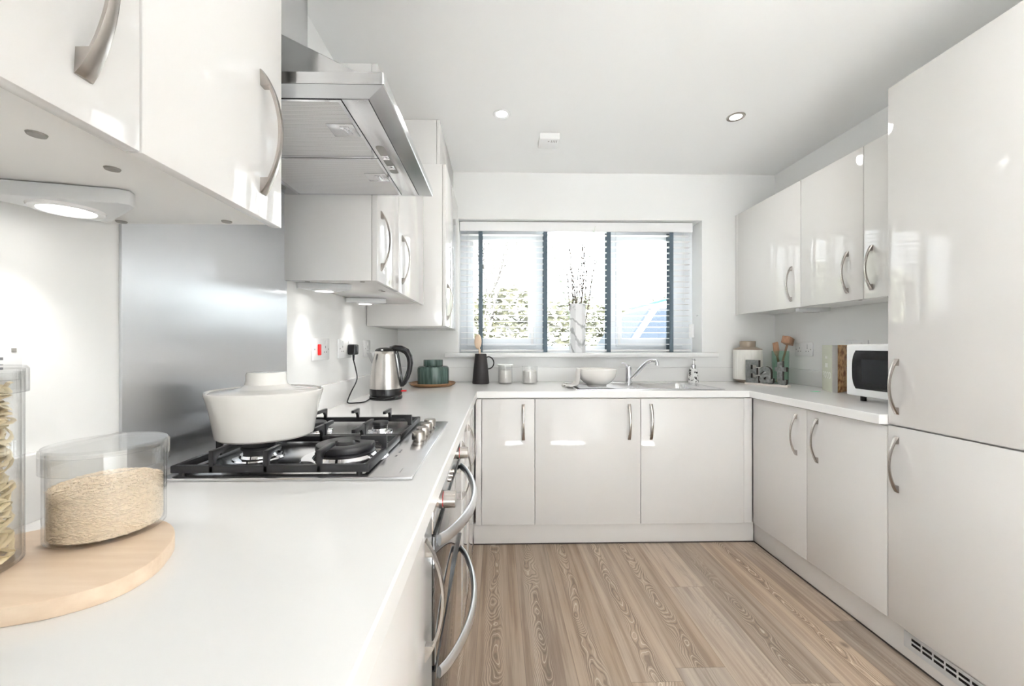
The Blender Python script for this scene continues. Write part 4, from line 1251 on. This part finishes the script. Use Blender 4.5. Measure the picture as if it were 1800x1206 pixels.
T_ = [(0.012, 0.030), (0.018, 0.010), (0.034, 0), (0.058, 0), (0.066, 0.010), (0.066, 0.034), (0.056, 0.034), (0.052, 0.028), (0.044, 0.032), (0.044, 0.084), (0.066, 0.084), (0.066, 0.112), (0.044, 0.112), (0.044, 0.150), (0.012, 0.142), (0.012, 0.112), (0, 0.112), (0, 0.084), (0.012, 0.084)]
g = G(); g.prism([(0.191+x, 0.0125+z) for x, z in T_], 'y', -0.011, 0.011)
q = G(); q.add(g, base_m); two_tone(q.build('letter_t', M_EAT, t, smooth=False))

# green glass vase with utensils
GX, GY = 1.925, 2.745
tag(G().lathe([(0, 0), (0.050, 0), (0.053, 0.003), (0.0575, 0.22), (0.0555, 0.222), (0.0535, 0.218), (0.050, 0.008), (0, 0.007)], (GX, GY, ZW1), 6).build('glass_utensil_vase', M_GREENG, angle=20), 'green glass holder with utensils behind the Eat sign', 'vase')
g = G()
g.tube([(GX+0.005, GY-0.01, ZW1+0.012), (GX-0.028, GY-0.01, ZW1+0.20)], [0.006, 0.007], 10)
b = G(); b.prism([(-0.009, 0), (0.009, 0), (0.020, 0.035), (0.019, 0.088), (0.014, 0.094), (-0.017, 0.090), (-0.020, 0.035)], 'y', -0.004, 0.004, 0.0015)
g.add(b, Matrix.Translation((GX-0.0275, GY-0.01, ZW1+0.19)) @ Matrix.Rotation(-0.15, 4, 'Y'))
tag(g.build('wooden_spatula', M_MALLET, origin=(GX, GY, ZW1)), 'flat wooden spatula in the green glass holder', 'spatula')
g = G()
g.tube([(GX-0.014, GY+0.012, ZW1+0.012), (GX+0.052, GY+0.0, ZW1+0.275)], [0.006, 0.007], 10)
b = G(); b.box(-0.045, 0.045, -0.024, 0.024, -0.024, 0.024, 0.002)
g.add(b, Matrix.Translation((GX+0.052, GY-0.002, ZW1+0.292)) @ Matrix.Rotation(0.25, 4, 'Y') @ Matrix.Rotation(0.65, 4, 'Z'))
tag(g.build('meat_mallet', M_MALLET, origin=(GX, GY, ZW1)), 'wooden meat mallet with block head in the green glass holder', 'mallet')

# open cookbook standing like a tent, spine to the viewer
t = thing('cookbook', (1.86, 2.22, ZW1), 'cookbook standing open, pale sage cover and biscuit photo, beside the microwave', 'book')
def panel(p, q, th, h, name, m, par):
    p = Vector(p); q = Vector(q); n_ = Vector((-(q-p).y, (q-p).x)).normalized()*th
    return G().prism([tuple(p), tuple(q), tuple(q+n_), tuple(p+n_)], 'z', ZW1+0.0005, ZW1+h, 0.0006).build(name, m, par)
fc = panel((1.928, 2.388), (1.848, 2.222), 0.0035, 0.263, 'front_cover', M_BOOKC, t)
panel((1.849, 2.2185), (1.872, 2.2105), 0.004, 0.263, 'spine', M_BOOKG, t)
panel((1.874, 2.2115), (2.006, 2.292), 0.0035, 0.263, 'back_cover', M_BOOKP, t)
G().prism([(1.857, 2.222), (1.874, 2.216), (1.99, 2.292), (1.95, 2.35), (1.93, 2.378)], 'z', ZW1+0.003, ZW1+0.257).build('pages', M_PAGE, t, smooth=False)
fm = Matrix.Translation((1.8875, 2.305, 0)) @ Matrix.Rotation(math.atan2(-0.166, -0.080), 4, 'Z')
g = text_bm('FOOD', 0.052, 0.0006, fm @ Matrix.Translation((0.004, 0, ZW1+0.075)) @ Matrix.Rotation(PI/2, 4, 'X') @ Matrix.Diagonal((1.0, 1.0, 1, 1)), 0.001)
b_ = G(); b_.box(-0.03, 0.02, -0.0006, 0.0, ZW1+0.135, ZW1+0.160).box(-0.03, 0.015, -0.0006, 0.0, ZW1+0.185, ZW1+0.200)
g.add(b_, fm)
g.build('cover_lettering', M_WPRINT, fc, smooth=False)
tag(G().prism([(1.775, 2.285), (1.80, 2.262), (1.826, 2.272), (1.815, 2.295)], 'z', ZW1+0.0003, ZW1+0.0015).build('green_card', M_MINT, smooth=False), 'small bright green card lying at the foot of the cookbooks', 'card')

# microwave
MX, MY0, MY1, MZ0, MZ1 = 1.680, 1.528, 1.936, 0.921, 1.163
t = thing('microwave', (1.84, 1.73, ZW1), 'white microwave with curved black door window on the right worktop', 'microwave')
G().box(MX+0.022, MX+0.325, MY0+0.003, MY1-0.003, MZ0+0.002, MZ1-0.002, 0.006, 3).build('body', M_WHITEP, t)
d = G().box(MX, MX+0.021, MY0, MY1, MZ0, MZ1, 0.008, 3).build('door', M_WHITEP, t)
pts = []
for i in range(13):
    s = i/12; z = MZ0+0.034+s*(MZ1-MZ0-0.064)
    pts.append((MY1-0.034-0.014*(2*s-1)**4+0.0-0.006*(2*s-1)**2, z))
pts += [(MY0+0.11, MZ1-0.030), (MY0+0.11, MZ0+0.034)]
w = G().prism(pts, 'x', MX-0.0012, MX+0.002).build('door_window', M_MWG, d, smooth=False)
G().box(MX-0.0018, MX-0.001, MY0+0.13, MY1-0.085, MZ0+0.065, MZ1-0.070).build('window_mesh', M_MWIN, w, smooth=False)
for x in (MX+0.05, MX+0.30):
    for y in (MY0+0.04, MY1-0.04):
        G().cyl((x, y, ZW1), (x, y, MZ0+0.003), 0.012, seg=16).build('foot', M_BLACK, t)


# ------------------------------------------------------------ wall sockets
def socket(x, face, y0, y1, z0, z1, label, kind='double', name='wall_socket', cat='socket'):
    """face +1: plate looks to +x (left wall); -1: right wall"""
    s = face
    def bx(g, a, b, ya, yb, za, zb, bev=0):
        lo, hi = sorted((x+s*a, x+s*b)); return g.box(lo, hi, ya, yb, za, zb, bev)
    t = thing(name, (x, (y0+y1)/2, (z0+z1)/2), label, cat)
    g = G(); bx(g, 0, 0.009, y0, y1, z0, z1, 0.003); g.build('plate', M_WHITEP, t)
    zc = (z0+z1)/2
    cs = [y0+(y1-y0)*0.27, y0+(y1-y0)*0.73]
    if kind == 'cooker': cs = cs[1:]
    if kind == 'single': cs = [(y0+y1)/2]
    for c in cs:
        g = G()
        bx(g, 0.0088, 0.0096, c-0.002, c+0.002, zc+0.004, zc+0.013)
        bx(g, 0.0088, 0.0096, c-0.014, c-0.007, zc-0.014, zc-0.010); bx(g, 0.0088, 0.0096, c+0.007, c+0.014, zc-0.014, zc-0.010)
        g.build('pin_slots', M_PRINT, t, smooth=False)
        g = G(); bx(g, 0.0088, 0.0125, c-0.006, c+0.006, zc+0.018, zc+0.034, 0.001); g.build('rocker_switch', M_WHITEP, t)
    if kind == 'cooker':
        c = y0+(y1-y0)*0.30
        g = G(); bx(g, 0.0088, 0.018, c-0.009, c+0.009, zc-0.024, zc+0.020, 0.003); g.build('red_rocker_switch', M_RED, t)
    for c in (y0+0.012, y1-0.012):
        g = G(); bx(g, 0.0088, 0.0096, c-0.003, c+0.003, zc-0.003, zc+0.003); g.build('screw', M_CAP, t)
    return t


socket(XL, 1, 1.582, 1.735, 1.098, 1.186, 'white cooker switch plate with a red rocker on the left wall', 'cooker', 'cooker_switch', 'switch')
socket(XL, 1, 1.838, 1.998, 1.098, 1.186, 'white double socket holding the black kettle plug')
socket(XL, 1, 2.190, 2.290, 1.094, 1.184, 'white single socket on the left wall behind the kettle spout', 'single')
socket(XL, 1, 0.478, 0.624, 1.108, 1.196, 'white double socket at the left edge above the pasta jar')
socket(XR, -1, 2.585, 2.735, 1.085, 1.173, 'white double socket on the right wall beside the wooden mallet')
socket(XR, -1, 2.19, 2.335, 1.098, 1.186, 'white double socket half hidden behind the cookbooks and microwave')

# ------------------------------------------------------------ board and glass jars, nearest
BCX, BCY = -0.525, 0.480
key = [(-90, 0.100), (-55, 0.106), (-37, 0.121), (-20, 0.134), (-3, 0.133), (14, 0.126), (36, 0.122), (80, 0.118), (120, 0.116), (144, 0.120), (185, 0.150), (225, 0.158), (250, 0.128)]
pts = []
for k in range(len(key)):
    a0_, r0 = key[k]; a1_, r1 = key[(k+1) % len(key)]
    if a1_ < a0_: a1_ += 360
    rm, rn = key[k-1][1], key[(k+2) % len(key)][1]
    for i in range(6):
        s = i/6
        r = 0.5*((2*r0)+(-rm+r1)*s+(2*rm-5*r0+4*r1-rn)*s*s+(-rm+3*r0-3*r1+rn)*s**3)
        a = math.radians(a0_+(a1_-a0_)*s)
        pts.append((BCX+r*math.cos(a), BCY+r*math.sin(a)))
ZB = ZW1+0.019
tag(G().prism(pts, 'z', ZW1, ZB, 0.0015).build('serving_board', M_BEECH), 'rounded pale beech board under the two glass jars', 'board')

RX, RY, RR, RH = -0.517, 0.557, 0.0600, 0.108
t = thing('rice_jar', (RX, RY, ZB), 'low round lidded glass jar half full of rice on the beech board', 'jar')
G().lathe([(0, 0.0005), (RR-0.004, 0.0005), (RR, 0.004), (RR, RH), (RR-0.0028, RH), (RR-0.0028, 0.006), (0, 0.005)], (RX, RY, ZB), 72).build('glass', M_GLASSJ, t)
G().lathe([(RR+0.0006, RH-0.020), (RR+0.0035, RH-0.020), (RR+0.0035, RH+0.006), (RR+0.001, RH+0.0095), (0, RH+0.0095), (0, RH+0.006), (RR+0.0004, RH+0.006), (RR+0.0006, RH-0.020)], (RX, RY, ZB), 72).build('lid', M_GLASSJ, t)
# rice: packed core and a skin of grains
rnd = random.Random(11)
g = G()
hr = 0.070
ri = RR-0.0045
prof = [(0, 0.006), (ri-0.0012, 0.006), (ri-0.0012, hr-0.008), (ri*0.8, hr-0.003), (ri*0.4, hr+0.002), (0, hr+0.003)]
g.lathe(prof, (RX, RY, ZB), 48)
tmpl = [(-1, 0, 0), (-.45, .5, 0), (-.45, -.5, 0), (-.45, 0, .5), (-.45, 0, -.5), (.45, .5, 0), (.45, -.5, 0), (.45, 0, .5), (.45, 0, -.5), (1, 0, 0)]
tf = [(0, 3, 1), (0, 2, 3), (0, 4, 2), (0, 1, 4), (1, 3, 7, 5), (3, 2, 6, 7), (2, 4, 8, 6), (4, 1, 5, 8), (9, 5, 7), (9, 7, 6), (9, 6, 8), (9, 8, 5)]
def grain(p, d, n):
    d = (d-n*d.dot(n)*0.75).normalized(); e = n.cross(d).normalized(); f = d.cross(e)
    L_ = rnd.uniform(0.0032, 0.0044); w = 0.0011
    vs_ = [g.bm.verts.new(p+d*(a*L_)+e*(b*w*2)+f*(c*w*2)) for a, b, c in tmpl]
    for q in tf: g.bm.faces.new([vs_[k] for k in q])
for _ in range(3600):
    a = rnd.uniform(0, 2*PI); z = rnd.uniform(0.007, hr-0.006)
    n = Vector((math.cos(a), math.sin(a), 0))
    # lie mostly along the wall
    d = Vector((-math.sin(a), math.cos(a), rnd.uniform(-0.7, 0.7)))+n*rnd.uniform(-.25, .25)
    grain(Vector((RX, RY, ZB+z))+n*(ri-rnd.uniform(0.0002, 0.0018)), d, n)
for _ in range(1700):
    a = rnd.uniform(0, 2*PI); r = ri*math.sqrt(rnd.random())*0.98
    z = hr+0.003-0.011*(r/ri)**2+rnd.uniform(-.0012, .0022)
    d = Vector((rnd.uniform(-1, 1), rnd.uniform(-1, 1), rnd.uniform(-.4, .4)))
    grain(Vector((RX+r*math.cos(a), RY+r*math.sin(a), ZB+z)), d, Vector((0, 0, 1)))
o = tag(g.build('rice', M_RICE, origin=(RX, RY, ZB)), 'uncooked long grain rice filling the low glass jar', 'rice'); o['kind'] = 'stuff'

QX, QY, QR, QH = -0.583, 0.4476, 0.054, 0.215
t = thing('pasta_jar', (QX, QY, ZB), 'tall lidded glass jar of pasta at the left edge', 'jar')
G().lathe([(0, 0.0005), (QR-0.004, 0.0005), (QR, 0.004), (QR, QH), (QR-0.0028, QH), (QR-0.0028, 0.006), (0, 0.005)], (QX, QY, ZB), 64).build('glass', M_GLASSJ, t)
G().lathe([(QR+0.0006, QH-0.022), (QR+0.0035, QH-0.022), (QR+0.0035, QH+0.004), (QR+0.001, QH+0.0075), (0, QH+0.0075), (0, QH+0.004), (QR+0.0004, QH+0.004), (QR+0.0006, QH-0.022)], (QX, QY, ZB), 64).build('lid', M_GLASSJ, t)
g = G(); rnd = random.Random(5)
for lvl in range(4):
    zc = 0.028+lvl*0.050
    for k in range(58):
        th = rnd.uniform(0, 2*PI); tilt = rnd.uniform(-0.5, 0.5); ph = rnd.uniform(0, 2*PI)
        r_ = rnd.uniform(0.020, 0.0455); turns = rnd.uniform(0.5, 1.2)
        pp = []
        for i in range(17):
            a = ph+turns*2*PI*i/16
            x = r_*math.cos(a); y = r_*math.sin(a)*1.0
            z = tilt*(x*math.cos(th)+y*math.sin(th))+0.006*math.sin(a*2+ph)+rnd.uniform(-.0006, .0006)
            pp.append((QX+x, QY+y, ZB+max(0.009, min(QH-0.012, zc+(k-29)*0.00075+z))))
        g.tube(pp, 0.0012, 4, flat=2.0)
o = tag(g.build('pasta', M_PASTA, origin=(QX, QY, ZB), angle=60), 'pale nests of ribbon pasta filling the tall glass jar', 'pasta'); o['kind'] = 'stuff'
